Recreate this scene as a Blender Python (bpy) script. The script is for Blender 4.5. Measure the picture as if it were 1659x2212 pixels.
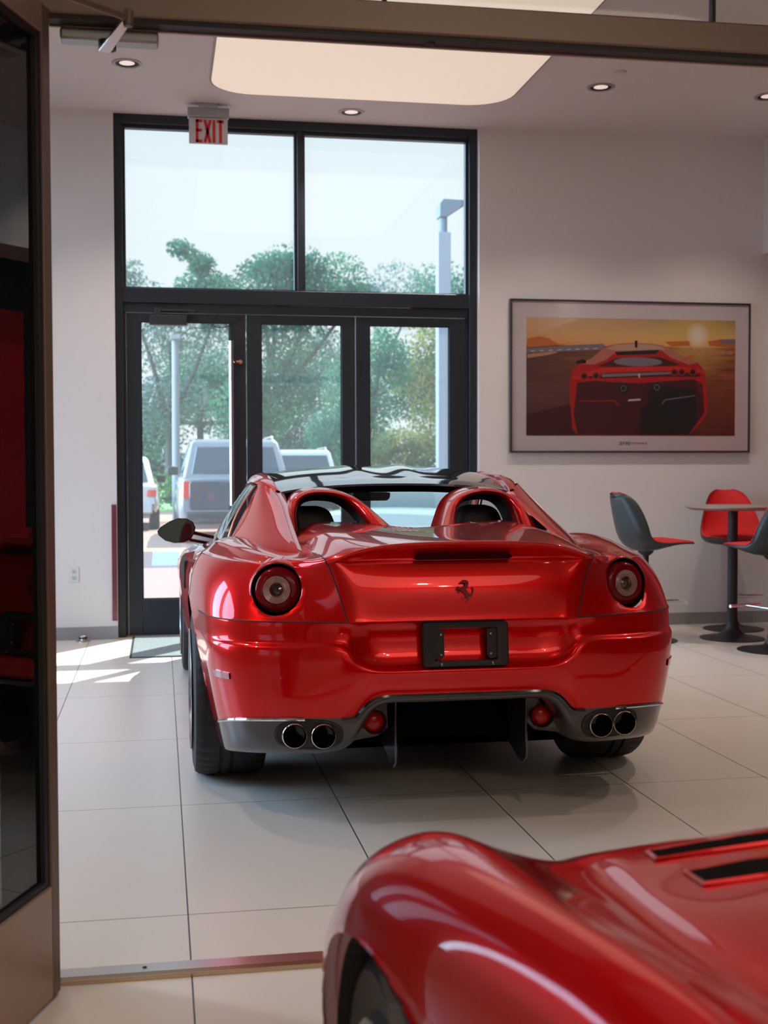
import bpy, bmesh, math, random
import numpy as np
from mathutils import Vector, Matrix

for o in list(bpy.data.objects):
    bpy.data.objects.remove(o)
SC = bpy.context.scene
COL = SC.collection
PI = math.pi

# ------------------------------------------------------------------ camera
CAM_H = 1.2974
YAW, PITCH, ROLL, FPX = 0.17589, -0.036055, -0.0025806, 2720.92
cam = bpy.data.cameras.new('camera')
cam.sensor_fit = 'HORIZONTAL'
cam.sensor_width = 36.0
cam.lens = FPX / 1659.0 * 36.0
cam.clip_start = 0.05
cam.clip_end = 400
cam.dof.use_dof = True
cam.dof.focus_distance = 4.75
cam.dof.aperture_fstop = 6.3
camo = bpy.data.objects.new('camera', cam)
COL.objects.link(camo)
_f = Vector((math.sin(YAW) * math.cos(PITCH), math.cos(YAW) * math.cos(PITCH), math.sin(PITCH)))
_r = Vector((math.cos(YAW), -math.sin(YAW), 0))
_u = _r.cross(_f)
_c, _s = math.cos(ROLL), math.sin(ROLL)
_R = _c * _r + _s * _u
_U = -_s * _r + _c * _u
M = Matrix((( _R.x, _U.x, -_f.x, 0), (_R.y, _U.y, -_f.y, 0), (_R.z, _U.z, -_f.z, CAM_H), (0, 0, 0, 1)))
camo.matrix_world = M
SC.camera = camo

# ------------------------------------------------------------------ view, world, sun, lamps
SC.view_settings.view_transform = 'Standard'
SC.view_settings.look = 'None'
SC.view_settings.exposure = 0.0
SC.view_settings.gamma = 1.0
SC.view_settings.use_curve_mapping = False
SC.render.engine = 'CYCLES'
SC.cycles.use_denoising = True
SC.cycles.max_bounces = 10
SC.cycles.transparent_max_bounces = 16
SC.cycles.caustics_reflective = False
SC.cycles.caustics_refractive = False
SC.cycles.sample_clamp_indirect = 6.0
SC.cycles.blur_glossy = 0.3

SKY, SKY_WEST = 1.18, 12.0
W = bpy.data.worlds.new('sky')
SC.world = W
W.use_nodes = True
nt = W.node_tree
bg = nt.nodes['Background']
tc = nt.nodes.new('ShaderNodeTexCoord')
sx = nt.nodes.new('ShaderNodeSeparateXYZ')
cr = nt.nodes.new('ShaderNodeValToRGB')
cr.color_ramp.elements[0].position = 0.0
cr.color_ramp.elements[0].color = (0.83, 0.86, 0.87, 1)
cr.color_ramp.elements[1].position = 0.7
cr.color_ramp.elements[1].color = (0.62, 0.80, 0.98, 1)
e = cr.color_ramp.elements.new(0.22)
e.color = (0.80, 0.85, 0.88, 1)
ns = nt.nodes.new('ShaderNodeTexNoise')
ns.inputs['Scale'].default_value = 2.6
ns.inputs['Detail'].default_value = 5
mx = nt.nodes.new('ShaderNodeMix')
mx.data_type = 'RGBA'
mx.inputs[7].default_value = (0.98, 0.99, 1.0, 1)
rr = nt.nodes.new('ShaderNodeMapRange')
rr.inputs[1].default_value = 0.5
rr.inputs[2].default_value = 0.68
nt.links.new(tc.outputs['Generated'], sx.inputs[0])
nt.links.new(sx.outputs['Z'], cr.inputs[0])
nt.links.new(tc.outputs['Generated'], ns.inputs['Vector'])
nt.links.new(ns.outputs['Fac'], rr.inputs[0])
nt.links.new(rr.outputs[0], mx.inputs[0])
nt.links.new(cr.outputs[0], mx.inputs[6])
tint = nt.nodes.new('ShaderNodeMix')
tint.data_type = 'RGBA'
tint.blend_type = 'MULTIPLY'
tint.inputs[7].default_value = (0.70, 0.92, 1.16, 1)
nt.links.new(mx.outputs[2], tint.inputs[6])
nt.links.new(tint.outputs[2], bg.inputs['Color'])
wst = nt.nodes.new('ShaderNodeMapRange')        # the sky is far brighter over the western side
wst.interpolation_type = 'SMOOTHSTEP'
wst.inputs[1].default_value = -0.15
wst.inputs[2].default_value = -0.75
wst.inputs[3].default_value = SKY
wst.inputs[4].default_value = SKY_WEST
nt.links.new(sx.outputs['X'], wst.inputs[0])
nt.links.new(wst.outputs[0], bg.inputs['Strength'])
wf = nt.nodes.new('ShaderNodeMapRange')
wf.inputs[1].default_value = -0.15
wf.inputs[2].default_value = -0.6
nt.links.new(sx.outputs['X'], wf.inputs[0])
nt.links.new(wf.outputs[0], tint.inputs[0])

sun = bpy.data.lights.new('sun', 'SUN')
sun.energy = 12.0
sun.angle = math.radians(0.6)
sun.color = (1.0, 0.95, 0.87)
so = bpy.data.objects.new('sun', sun)
COL.objects.link(so)
SUN_AZ, SUN_EL = math.atan2(0.60, 0.80), math.radians(54)
sd = Vector((math.sin(SUN_AZ) * math.cos(SUN_EL), math.cos(SUN_AZ) * math.cos(SUN_EL), math.sin(SUN_EL)))
so.rotation_euler = sd.to_track_quat('Z', 'Y').to_euler()
so.location = (6, 14, 12)


def lamp(kind, loc, energy, color, size=0.1, spot=None, target=None, blend=0.6):
    l = bpy.data.lights.new('lamp', kind)
    l.energy = energy
    l.color = color
    if kind == 'AREA':
        l.shape = 'DISK'
        l.size = size
    else:
        l.shadow_soft_size = size
    if spot:
        l.spot_size = math.radians(spot)
        l.spot_blend = blend
    o = bpy.data.objects.new('lamp_light', l)
    COL.objects.link(o)
    o.location = loc
    if target is not None:
        o.rotation_euler = (Vector(loc) - Vector(target)).to_track_quat('Z', 'Y').to_euler()
    return o


WARM = (1.0, 0.86, 0.72)
CEIL = 3.955
# recessed ceiling spots and one added unseen lamp (those of the far room get their fittings further down)
FAR_SPOTS = [(-0.19, 8.552), (1.437, 9.40), (3.07, 8.535), (4.335, 8.546)]
HID_SPOTS = [(3.6, 6.2), (4.6, 4.6), (-0.9, 6.2), (-1.6, 4.2)]
NEAR_SPOTS = [(0.2, 0.7), (0.9, 1.9), (2.9, 1.6), (-1.2, 0.8), (0.9, -1.2), (3.2, -1.4)]  # first entry: unseen lamp added to brighten the open door leaf
for (x, y) in FAR_SPOTS + HID_SPOTS:
    lamp('SPOT', (x, y, CEIL - 0.06), 84, WARM, 0.04, 110, (x, y, 0), 0.8)
for (x, y) in NEAR_SPOTS:
    lamp('SPOT', (x, y, CEIL - 0.06), 75, WARM, 0.04, 100, (x, y, 0), 0.8)

# wide-beam ceiling lamps behind the viewer (they glint in the car's tail)
lamp('SPOT', (2.45, -2.3, 3.88), 60, WARM, 0.05, 165, (2.45, -2.3, 0), 0.5)
lamp('SPOT', (2.9, -3.3, 3.88), 25, WARM, 0.05, 165, (2.9, -3.3, 0), 0.5)


# ------------------------------------------------------------------ materials
MATS = {}


def pmat(name, col, rough=0.5, metal=0.0, coat=0.0, spec=0.5, emit=None, estr=0.0, crough=0.03):
    m = bpy.data.materials.new(name)
    m.use_nodes = True
    b = m.node_tree.nodes['Principled BSDF']
    b.inputs['Base Color'].default_value = (*col, 1)
    b.inputs['Roughness'].default_value = rough
    b.inputs['Metallic'].default_value = metal
    b.inputs['Coat Weight'].default_value = coat
    b.inputs['Coat Roughness'].default_value = crough
    b.inputs['Specular IOR Level'].default_value = spec
    if emit:
        b.inputs['Emission Color'].default_value = (*emit, 1)
        b.inputs['Emission Strength'].default_value = estr
    MATS[name] = m
    return m


def add_noise(m, scale, amt, socket='Base Color', detail=4, base=None, coords='Object'):
    """mix the base colour with a slightly lighter / darker tone by noise"""
    n = m.node_tree
    b = n.nodes['Principled BSDF']
    t = n.nodes.new('ShaderNodeTexCoord')
    ns = n.nodes.new('ShaderNodeTexNoise')
    ns.inputs['Scale'].default_value = scale
    ns.inputs['Detail'].default_value = detail
    mx = n.nodes.new('ShaderNodeMix')
    mx.data_type = 'RGBA'
    c = b.inputs['Base Color'].default_value
    mx.inputs[6].default_value = (c[0] * (1 - amt), c[1] * (1 - amt), c[2] * (1 - amt), 1)
    mx.inputs[7].default_value = (min(1, c[0] * (1 + amt)), min(1, c[1] * (1 + amt)), min(1, c[2] * (1 + amt)), 1)
    n.links.new(t.outputs[coords], ns.inputs['Vector'])
    n.links.new(ns.outputs['Fac'], mx.inputs[0])
    n.links.new(mx.outputs[2], b.inputs['Base Color'])
    return m


def glassmat(name, tint=(0.9, 0.95, 0.95), rough=0.0, dirt=0.0, dirtcol=(0.8, 0.9, 0.95), ior=1.5):
    m = bpy.data.materials.new(name)
    m.use_nodes = True
    n = m.node_tree
    n.nodes.clear()
    out = n.nodes.new('ShaderNodeOutputMaterial')
    tr = n.nodes.new('ShaderNodeBsdfTransparent')
    tr.inputs[0].default_value = (*tint, 1)
    gl = n.nodes.new('ShaderNodeBsdfGlossy')
    gl.inputs['Roughness'].default_value = rough
    fr = n.nodes.new('ShaderNodeFresnel')
    ge = n.nodes.new('ShaderNodeNewGeometry')
    io = n.nodes.new('ShaderNodeMapRange')      # same reflectance from both sides of a thin pane
    io.inputs[3].default_value = ior
    io.inputs[4].default_value = 1.0 / ior
    n.links.new(ge.outputs['Backfacing'], io.inputs[0])
    n.links.new(io.outputs[0], fr.inputs[0])
    mix = n.nodes.new('ShaderNodeMixShader')
    n.links.new(fr.outputs[0], mix.inputs[0])
    if dirt > 0:
        df = n.nodes.new('ShaderNodeBsdfTranslucent')
        df.inputs[0].default_value = (*dirtcol, 1)
        m2 = n.nodes.new('ShaderNodeMixShader')
        m2.inputs[0].default_value = dirt
        n.links.new(tr.outputs[0], m2.inputs[1])
        n.links.new(df.outputs[0], m2.inputs[2])
        n.links.new(m2.outputs[0], mix.inputs[1])
    else:
        n.links.new(tr.outputs[0], mix.inputs[1])
    n.links.new(gl.outputs[0], mix.inputs[2])
    n.links.new(mix.outputs[0], out.inputs[0])
    MATS[name] = m
    return m


RED = pmat('red car paint', (0.68, 0.0006, 0.0006), 0.27, 0.5, 1.0, 0.05)
RED2 = pmat('deep red car paint', (0.52, 0.0006, 0.0012), 0.28, 0.5, 1.0, 0.05)
for _m in (RED, RED2):
    _m.node_tree.nodes['Principled BSDF'].inputs['Coat IOR'].default_value = 1.42 if _m is RED else 1.38
BLACKG = pmat('gloss black', (0.006, 0.006, 0.008), 0.12, 0, 1.0)
ROOFM = pmat('gloss black roof', (0.006, 0.007, 0.009), 0.08, 0, 1.0)
ROOFM.node_tree.nodes['Principled BSDF'].inputs['Coat IOR'].default_value = 1.75
BLACK = pmat('matt black', (0.008, 0.008, 0.009), 0.6)
VALANCE = pmat('gloss dark brown valance', (0.022, 0.016, 0.016), 0.28, 0, 1.0)
RUBBER = pmat('tyre rubber', (0.012, 0.012, 0.014), 0.62)
CHROME = pmat('chrome', (0.8, 0.8, 0.82), 0.08, 1.0)
UNDERBLK = pmat('dull black underbody', (.004, .004, .004), .9, 0, 0, .05)  # near-black with almost no sheen, for the undertray
SILVER = pmat('silver wheel', (0.45, 0.46, 0.48), 0.25, 1.0)
SCREW = pmat('zinc screw', (0.6, 0.6, 0.62), 0.3, 1.0)
LENS = pmat('red lamp lens', (0.20, 0.001, 0.003), 0.15, 0, 0.25, 0.1)
LENSC = pmat('clear lamp lens', (0.34, 0.17, 0.15), 0.22, 0.2, 1.0)
FOGRED = pmat('bright red lens', (0.36, 0.002, 0.002), 0.2, 0, 0.4, 0.2)
LEATHER = pmat('dark leather', (0.010, 0.010, 0.011), 0.5)
CARGLASS = glassmat('car glass', (0.82, 0.9, 0.88))
TINTGLASS = glassmat('smoked car glass', (0.25, 0.3, 0.3))
MIRROR = pmat('mirror glass', (0.12, 0.17, 0.18), 0.02, 1.0)
WALL = add_noise(pmat('wall paint', (0.68, 0.64, 0.62), 0.75), 3, 0.015)
CEILM = pmat('ceiling paint', (0.62, 0.60, 0.59), 0.8)
BASEB = pmat('grey baseboard', (0.26, 0.25, 0.25), 0.5)
FRAMEM = pmat('dark frame with haze blue', (0.012, 0.019, 0.028), 0.38)  # dark frame colour, its blue lift imitates haze from the window
WINGLASS = glassmat('window glass', (0.93, 0.97, 0.98), 0, 0.022)
SIDEGLASS = glassmat('clear side glass', (0.96, 0.98, 0.99))
DOORGLASS = glassmat('tinted door glass', (0.36, 0.42, 0.43), 0, 0, ior=1.6)
CLEARGLASS = glassmat('clear partition glass', (0.95, 0.97, 0.97))
BROWN = pmat('bronze anodised metal', (0.34, 0.235, 0.185), 0.36, 0.35)
STRIPM = pmat('bronze strip with painted red reflection', (0.50, 0.27, 0.21), 0.3, 0.5)  # pink in the base colour imitates the red car's reflection
HEADM = pmat('bronze header', (0.20, 0.15, 0.115), 0.4, 0.35)
BROWND = pmat('dark bronze anodised metal', (0.17, 0.12, 0.095), 0.45, 0.35)
ALU = pmat('brushed aluminium', (0.62, 0.60, 0.58), 0.28, 1.0)
GREYMET = pmat('grey metal', (0.36, 0.39, 0.39), 0.4, 0.4)
PANELM = pmat('luminous ceiling membrane', (0.6, 0.52, 0.43), 0.7, emit=(1.0, 0.84, 0.68), estr=0.56)
LAMPM = pmat('lit lamp', (0.9, 0.8, 0.75), 0.5, emit=(1.0, 0.86, 0.76), estr=0.55)
WHITEP = pmat('white plastic', (0.62, 0.63, 0.62), 0.45)
DARKWALL = pmat('dark feature wall', (0.016, 0.016, 0.018), 0.5)
REDPANEL = pmat('red display panel', (0.50, 0.004, 0.012), 0.35)
STOOLRED = pmat('red seat fabric', (0.62, 0.006, 0.008), 0.7)
STOOLBLK = pmat('charcoal seat shell', (0.022, 0.028, 0.03), 0.45)
PEDBLK = pmat('black pedestal', (0.010, 0.011, 0.014), 0.4)
TABTOP = pmat('greige table top', (0.30, 0.24, 0.21), 0.45)
MATM = add_noise(pmat('grey doormat', (0.20, 0.24, 0.25), 0.95), 60, 0.45)
EXITW = pmat('exit sign panel', (0.55, 0.53, 0.54), 0.35)
EXITR = pmat('exit sign red', (0.55, 0.004, 0.008), 0.4)


def floor_material():
    m = pmat('beige porcelain tiles', (0.62, 0.58, 0.54), 0.22, 0, 0, 0.4)
    n = m.node_tree
    b = n.nodes['Principled BSDF']
    t = n.nodes.new('ShaderNodeTexCoord')
    s = n.nodes.new('ShaderNodeSeparateXYZ')
    n.links.new(t.outputs['Object'], s.inputs[0])

    def joint(sock, off, size, w):
        a = n.nodes.new('ShaderNodeMath'); a.operation = 'SUBTRACT'; a.inputs[1].default_value = off
        n.links.new(sock, a.inputs[0])
        p = n.nodes.new('ShaderNodeMath'); p.operation = 'PINGPONG'; p.inputs[1].default_value = size / 2
        n.links.new(a.outputs[0], p.inputs[0])
        l = n.nodes.new('ShaderNodeMath'); l.operation = 'LESS_THAN'; l.inputs[1].default_value = w / 2
        n.links.new(p.outputs[0], l.inputs[0])
        return l.outputs[0]
    jx = joint(s.outputs['X'], -0.531, 0.6, 0.0045)
    jy = joint(s.outputs['Y'], 4.8536, 1.2, 0.004)
    mxm = n.nodes.new('ShaderNodeMath'); mxm.operation = 'MAXIMUM'
    n.links.new(jx, mxm.inputs[0]); n.links.new(jy, mxm.inputs[1])
    ns = n.nodes.new('ShaderNodeTexNoise'); ns.inputs['Scale'].default_value = 1.3; ns.inputs['Detail'].default_value = 6
    n.links.new(t.outputs['Object'], ns.inputs['Vector'])
    c1 = n.nodes.new('ShaderNodeMix'); c1.data_type = 'RGBA'
    c1.inputs[6].default_value = (0.64, 0.575, 0.515, 1); c1.inputs[7].default_value = (0.69, 0.625, 0.565, 1)
    n.links.new(ns.outputs['Fac'], c1.inputs[0])
    c2 = n.nodes.new('ShaderNodeMix'); c2.data_type = 'RGBA'
    c2.inputs[7].default_value = (0.055, 0.05, 0.05, 1)
    n.links.new(c1.outputs[2], c2.inputs[6]); n.links.new(mxm.outputs[0], c2.inputs[0])
    n.links.new(c2.outputs[2], b.inputs['Base Color'])
    rg = n.nodes.new('ShaderNodeMapRange'); rg.inputs[3].default_value = 0.28; rg.inputs[4].default_value = 0.36
    n.links.new(ns.outputs['Fac'], rg.inputs[0]); n.links.new(rg.outputs[0], b.inputs['Roughness'])
    return m


FLOORM = floor_material()


# ------------------------------------------------------------------ helpers
def tag(o, label=None, cat=None, group=None, kind=None):
    if label: o['label'] = label
    if cat: o['category'] = cat
    if group: o['group'] = group
    if kind: o['kind'] = kind
    return o


def empty(name, loc=(0, 0, 0), rz=0.0, label=None, cat=None, group=None, kind=None):
    o = bpy.data.objects.new(name, None)
    o.empty_display_size = 0.1
    COL.objects.link(o)
    o.location = loc
    o.rotation_euler = (0, 0, rz)
    return tag(o, label, cat, group, kind)


class MB:
    """collects geometry, links it as one mesh object"""

    def __init__(self):
        self.v = []
        self.f = []

    def add(self, vs, fs):
        k = len(self.v)
        self.v += [tuple(map(float, p)) for p in vs]
        self.f += [tuple(i + k for i in f) for f in fs]
        return self

    def box(self, x0, x1, y0, y1, z0, z1):
        vs = [(x, y, z) for x in (x0, x1) for y in (y0, y1) for z in (z0, z1)]
        return self.add(vs, [(0, 1, 3, 2), (4, 6, 7, 5), (0, 4, 5, 1), (2, 3, 7, 6), (0, 2, 6, 4), (1, 5, 7, 3)])

    def grid(self, P, closed_u=False, closed_v=False):
        P = np.asarray(P, float)
        a, b = P.shape[:2]
        fs = []
        for i in range(a if closed_u else a - 1):
            for j in range(b if closed_v else b - 1):
                i2, j2 = (i + 1) % a, (j + 1) % b
                fs.append((i * b + j, i2 * b + j, i2 * b + j2, i * b + j2))
        return self.add(P.reshape(-1, 3), fs)

    def lathe(self, prof, n=32, origin=(0, 0, 0), axis='Z', close=False):
        """prof: list of (radius, height)"""
        P = []
        for k in range(n):
            t = 2 * PI * k / n
            row = []
            for (r, h) in prof:
                c, s = r * math.cos(t), r * math.sin(t)
                if axis == 'Z':
                    q = (c, s, h)
                elif axis == 'Y':
                    q = (c, h, s)
                else:
                    q = (h, c, s)
                row.append((q[0] + origin[0], q[1] + origin[1], q[2] + origin[2]))
            P.append(row)
        return self.grid(P, closed_u=True, closed_v=close)

    def tube(self, pts, r, n=10, caps=True):
        pts = [Vector(p) for p in pts]
        rs = r if isinstance(r, (list, tuple)) else [r] * len(pts)
        rows = []
        prev = None
        for i, p in enumerate(pts):
            d = (pts[min(i + 1, len(pts) - 1)] - pts[max(i - 1, 0)]).normalized()
            if prev is None:
                a = d.cross(Vector((0, 0, 1)))
                if a.length < 1e-3:
                    a = d.cross(Vector((1, 0, 0)))
            else:
                a = prev - d * prev.dot(d)
            a.normalize()
            prev = a
            b = d.cross(a)
            rows.append([p + rs[i] * (math.cos(2 * PI * k / n) * a + math.sin(2 * PI * k / n) * b) for k in range(n)])
        k0 = len(self.v)
        self.grid([[tuple(q) for q in row] for row in rows], closed_v=True)
        if caps:
            self.f.append(tuple(k0 + k for k in range(n)))
            self.f.append(tuple(k0 + (len(pts) - 1) * n + k for k in reversed(range(n))))
        return self

    def prism(self, poly, d, frame=None):
        """poly: 2D outline (x,z) extruded along +Y by d; frame: function mapping (x,y,z)"""
        n = len(poly)
        vs = [(x, 0, z) for (x, z) in poly] + [(x, d, z) for (x, z) in poly]
        if frame:
            vs = [frame(*p) for p in vs]
        fs = [tuple(range(n)), tuple(range(2 * n - 1, n - 1, -1))]
        fs += [(i, i + n, (i + 1) % n + n, (i + 1) % n) for i in range(n)]
        return self.add(vs, fs)

    def build(self, name, mat, parent=None, smooth=False, bevel=0.0, merge=False, angle=35, kind=None, label=None, subsurf=0, recalc=True, segs=2):
        me = bpy.data.meshes.new(name)
        me.from_pydata(self.v, [], self.f)
        bm = bmesh.new()
        bm.from_mesh(me)
        if merge:
            bmesh.ops.remove_doubles(bm, verts=bm.verts, dist=1e-5)
        if recalc:
            bmesh.ops.recalc_face_normals(bm, faces=bm.faces)
        bm.to_mesh(me)
        bm.free()
        if mat:
            for m in (mat if isinstance(mat, (list, tuple)) else [mat]):
                me.materials.append(m)
        o = bpy.data.objects.new(name, me)
        COL.objects.link(o)
        if parent:
            o.parent = parent
        if kind:
            o['kind'] = kind
        if label:
            o['label'] = label
        if bevel > 0:
            b = o.modifiers.new('bevel', 'BEVEL')
            b.width = bevel
            b.segments = segs
            b.limit_method = 'ANGLE'
            b.angle_limit = math.radians(40)
            smooth = True
        if subsurf:
            s = o.modifiers.new('sub', 'SUBSURF')
            s.levels = s.render_levels = subsurf
            smooth = True
        if smooth:
            me.polygons.foreach_set('use_smooth', [True] * len(me.polygons))
            if angle and not subsurf:
                me.set_sharp_from_angle(angle=math.radians(angle))
        return o


def rot(axis, ang, p, c=(0, 0, 0)):
    v = Matrix.Rotation(ang, 3, axis) @ (Vector(p) - Vector(c)) + Vector(c)
    return tuple(v)


def rounded(w, h, r, n=5, cx=0, cz=0):
    """rounded rectangle outline, counter-clockwise"""
    out = []
    for (sx_, sz_, a0) in ((1, 1, 0), (-1, 1, 90), (-1, -1, 180), (1, -1, 270)):
        for k in range(n + 1):
            a = math.radians(a0 + 90 * k / n)
            out.append((cx + sx_ * (w / 2 - r) + r * math.cos(a), cz + sz_ * (h / 2 - r) + r * math.sin(a)))
    return out


def copy_tree(o, parent=None):
    c = o.copy()
    COL.objects.link(c)
    if parent:
        c.parent = parent
    for ch in list(o.children):
        copy_tree(ch, c)
    return c


def text_mesh(name, s, size, mat, parent, mtx, extrude=0.001, shear=0.0, xscale=1.0, label=None, align='CENTER', offset=0.0):
    cu = bpy.data.curves.new(name, 'FONT')
    cu.body = s
    cu.size = size
    cu.extrude = extrude
    cu.shear = shear
    cu.offset = offset
    cu.align_x = align
    cu.align_y = 'CENTER'
    cu.resolution_u = 3
    t = bpy.data.objects.new(name, cu)
    COL.objects.link(t)
    dg = bpy.context.evaluated_depsgraph_get()
    me = bpy.data.meshes.new_from_object(t.evaluated_get(dg))
    bpy.data.objects.remove(t)
    me.transform(Matrix.Scale(xscale, 4, (1, 0, 0)))
    me.transform(mtx)
    me.materials.clear()
    me.materials.append(mat)
    o = bpy.data.objects.new(name, me)
    COL.objects.link(o)
    o.parent = parent
    if label: o['label'] = label
    return o


# B-spline surface through (nearly) given control points
def _ghost(C, axis):
    C = np.moveaxis(C, axis, 0)
    C = np.concatenate([(2 * C[0] - C[1])[None], C, (2 * C[-1] - C[-2])[None]])
    return np.moveaxis(C, 0, axis)


def _node(C):
    for ax in (0, 1):
        G = np.moveaxis(_ghost(C, ax), ax, 0)
        N = (G[:-2] + 4 * G[1:-1] + G[2:]) / 6
        C = np.moveaxis(N, 0, ax)
    return C


def _eval(C, n, axis):
    G = np.moveaxis(_ghost(C, axis), axis, 0)
    K = G.shape[0] - 3
    rows = []
    for k in range(K):
        for i in range(n):
            t = i / n
            w = ((1 - t) ** 3 / 6, (3 * t ** 3 - 6 * t ** 2 + 4) / 6, (-3 * t ** 3 + 3 * t ** 2 + 3 * t + 1) / 6, t ** 3 / 6)
            rows.append(w[0] * G[k] + w[1] * G[k + 1] + w[2] * G[k + 2] + w[3] * G[k + 3])
    rows.append((G[K - 1] + 4 * G[K] + G[K + 1]) / 6)
    return np.moveaxis(np.array(rows), 0, axis)


def bpatch(ctrl, nu, nv, fit=2):
    C0 = np.array(ctrl, float)
    C = C0.copy()
    for _ in range(fit):
        C = C + (C0 - _node(C))
    return _eval(_eval(C, nu, 0), nv, 1)


def spline(pts, n=8, fit=2):
    C = np.array(pts, float)[:, None, :]
    C = np.concatenate([C, C], 1)
    P = bpatch(C, n, 1, fit)
    return P[:, 0, :]


# ------------------------------------------------------------------ room shell
XL, XR, YB, YN = -3.2, 5.4, 9.70, -4.0
WY = 9.82          # plane of the entrance glazing


def struct(name, mb, mat, parent=None, **k):
    o = mb.build(name, mat, parent, **k)
    if parent is None:
        o['kind'] = 'structure'
    return o


struct('floor', MB().box(XL, XR, YN, 9.93, -0.12, 0.0), FLOORM)
struct('ceiling', MB().box(XL - .25, XR + .25, YN - .25, 10.05, CEIL, CEIL + .25), CEILM)
struct('wall_back', MB().box(2.491, XR + .25, YB, YB + .28, 0, CEIL), WALL)
struct('wall_back_left', MB().box(XL - .25, -0.322, YB, YB + .28, 0, CEIL), WALL)
struct('wall_right', MB().box(XR, XR + .25, YN, YB, 0, CEIL), DARKWALL)
struct('wall_right_bulkhead', MB().box(4.89, XR, 3.4, YB, 3.03, CEIL), WALL)
struct('wall_near', MB().box(XL - .25, XR + .25, YN - .25, YN, 0, CEIL), WALL)
struct('baseboard_back', MB().box(2.491, XR, YB - .014, YB, 0, .095), BASEB)
struct('baseboard_left', MB().box(XL, -.322, YB - .014, YB, 0, .095), BASEB)

# glazed wall on the left: posts, sill and head, panes between
WZ0, WZ1 = .7, 3.5
wl = MB().box(XL - .25, XL, YN, 4.9, 0, CEIL).box(XL - .25, XL, 4.9, 8.2, WZ1, CEIL).box(XL - .25, XL, 8.2, YB, 0, CEIL).box(XL - .25, XL, 4.9, 8.2, 0, WZ0)
wl.box(XL - .25, XL, 6.4, 6.7, WZ0, WZ1)
struct('wall_left', wl, WALL)
for i, (y0, y1) in enumerate(((4.9, 6.4), (6.7, 8.2))):
    f = MB().box(XL - .16, XL - .04, y0, y0 + .05, WZ0, WZ1).box(XL - .16, XL - .04, y1 - .05, y1, WZ0, WZ1)
    f.box(XL - .16, XL - .04, y0 + .05, y1 - .05, WZ0, WZ0 + .06).box(XL - .16, XL - .04, y0 + .05, y1 - .05, WZ1 - .06, WZ1)
    w = struct('window_%d' % (i + 3), f, FRAMEM)
    MB().box(XL - .105, XL - .095, y0 + .05, y1 - .05, WZ0 + .06, WZ1 - .06).build('pane', SIDEGLASS, w)

# tall red display panel on the dark right-hand wall (seen in the door glass)
o = MB().box(XR - .05, XR - .002, 7.3, 8.66, .02, 2.6).build('display_panel', REDPANEL, bevel=.004)
tag(o, 'tall plain red display panel against the dark wall, mirrored in the door glass', 'panel')

# entrance glazing: outer frame
fr = MB()
fr.box(-.322, -.262, WY - .06, WY + .08, 0, CEIL).box(2.426, 2.491, WY - .06, WY + .08, 0, CEIL)
fr.box(-.262, 2.426, WY - .06, WY + .08, 3.885, CEIL)
fr.box(-.262, 2.426, WY - .06, WY + .08, 2.545, 2.655)
fr.box(-.262, 2.426, WY - .035, WY + .08, 2.475, 2.545)
fr.box(1.063, 1.104, WY - .06, WY + .08, 2.655, 3.885)
struct('trim_1', fr, FRAMEM, bevel=.004)
wr = MB().box(-.262, -.245, WY - .02, WY + .05, 0, 2.475).box(2.409, 2.426, WY - .02, WY + .05, 0, 2.475)
struct('trim_2', wr, FRAMEM, bevel=.003)
for i, (x0, x1) in enumerate(((-.262, 1.063), (1.104, 2.426))):
    b = .022
    f = MB().box(x0, x0 + b, WY - .02, WY + .04, 2.655, 3.885).box(x1 - b, x1, WY - .02, WY + .04, 2.655, 3.885)
    f.box(x0 + b, x1 - b, WY - .02, WY + .04, 2.655, 2.667).box(x0 + b, x1 - b, WY - .02, WY + .04, 3.86, 3.885)
    w = struct('window_%d' % (i + 1), f, FRAMEM)
    MB().box(x0 + b, x1 - b, WY + .006, WY + .016, 2.667, 3.86).build('pane', WINGLASS, w)


def leaf(n, x0, x1, gx0, gx1, gz0=.285, gz1=2.406):
    f = MB().box(x0, gx0, WY - .022, WY + .022, .012, 2.47).box(gx1, x1, WY - .022, WY + .022, .012, 2.47)
    f.box(gx0, gx1, WY - .022, WY + .022, .012, gz0).box(gx0, gx1, WY - .022, WY + .022, gz1, 2.47)
    d = struct('door_%d' % n, f, FRAMEM, bevel=.003)
    MB().box(gx0, gx1, WY - .004, WY + .006, gz0, gz1).build('pane', WINGLASS, d)
    g = MB()
    for (a0, a1, b0, b1) in ((gx0, gx0 + .008, gz0, gz1), (gx1 - .008, gx1, gz0, gz1), (gx0, gx1, gz0, gz0 + .008), (gx0, gx1, gz1 - .008, gz1)):
        g.box(a0, a1, WY - .012, WY - .004, b0, b1)
    g.build('glazing_bead', BLACK, d)
    return d


d2 = leaf(2, -.243, .661, -.137, .539)
d3 = leaf(3, .667, 1.516, .778, 1.408)
d4 = leaf(4, 1.522, 2.407, 1.629, 2.271)
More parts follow.
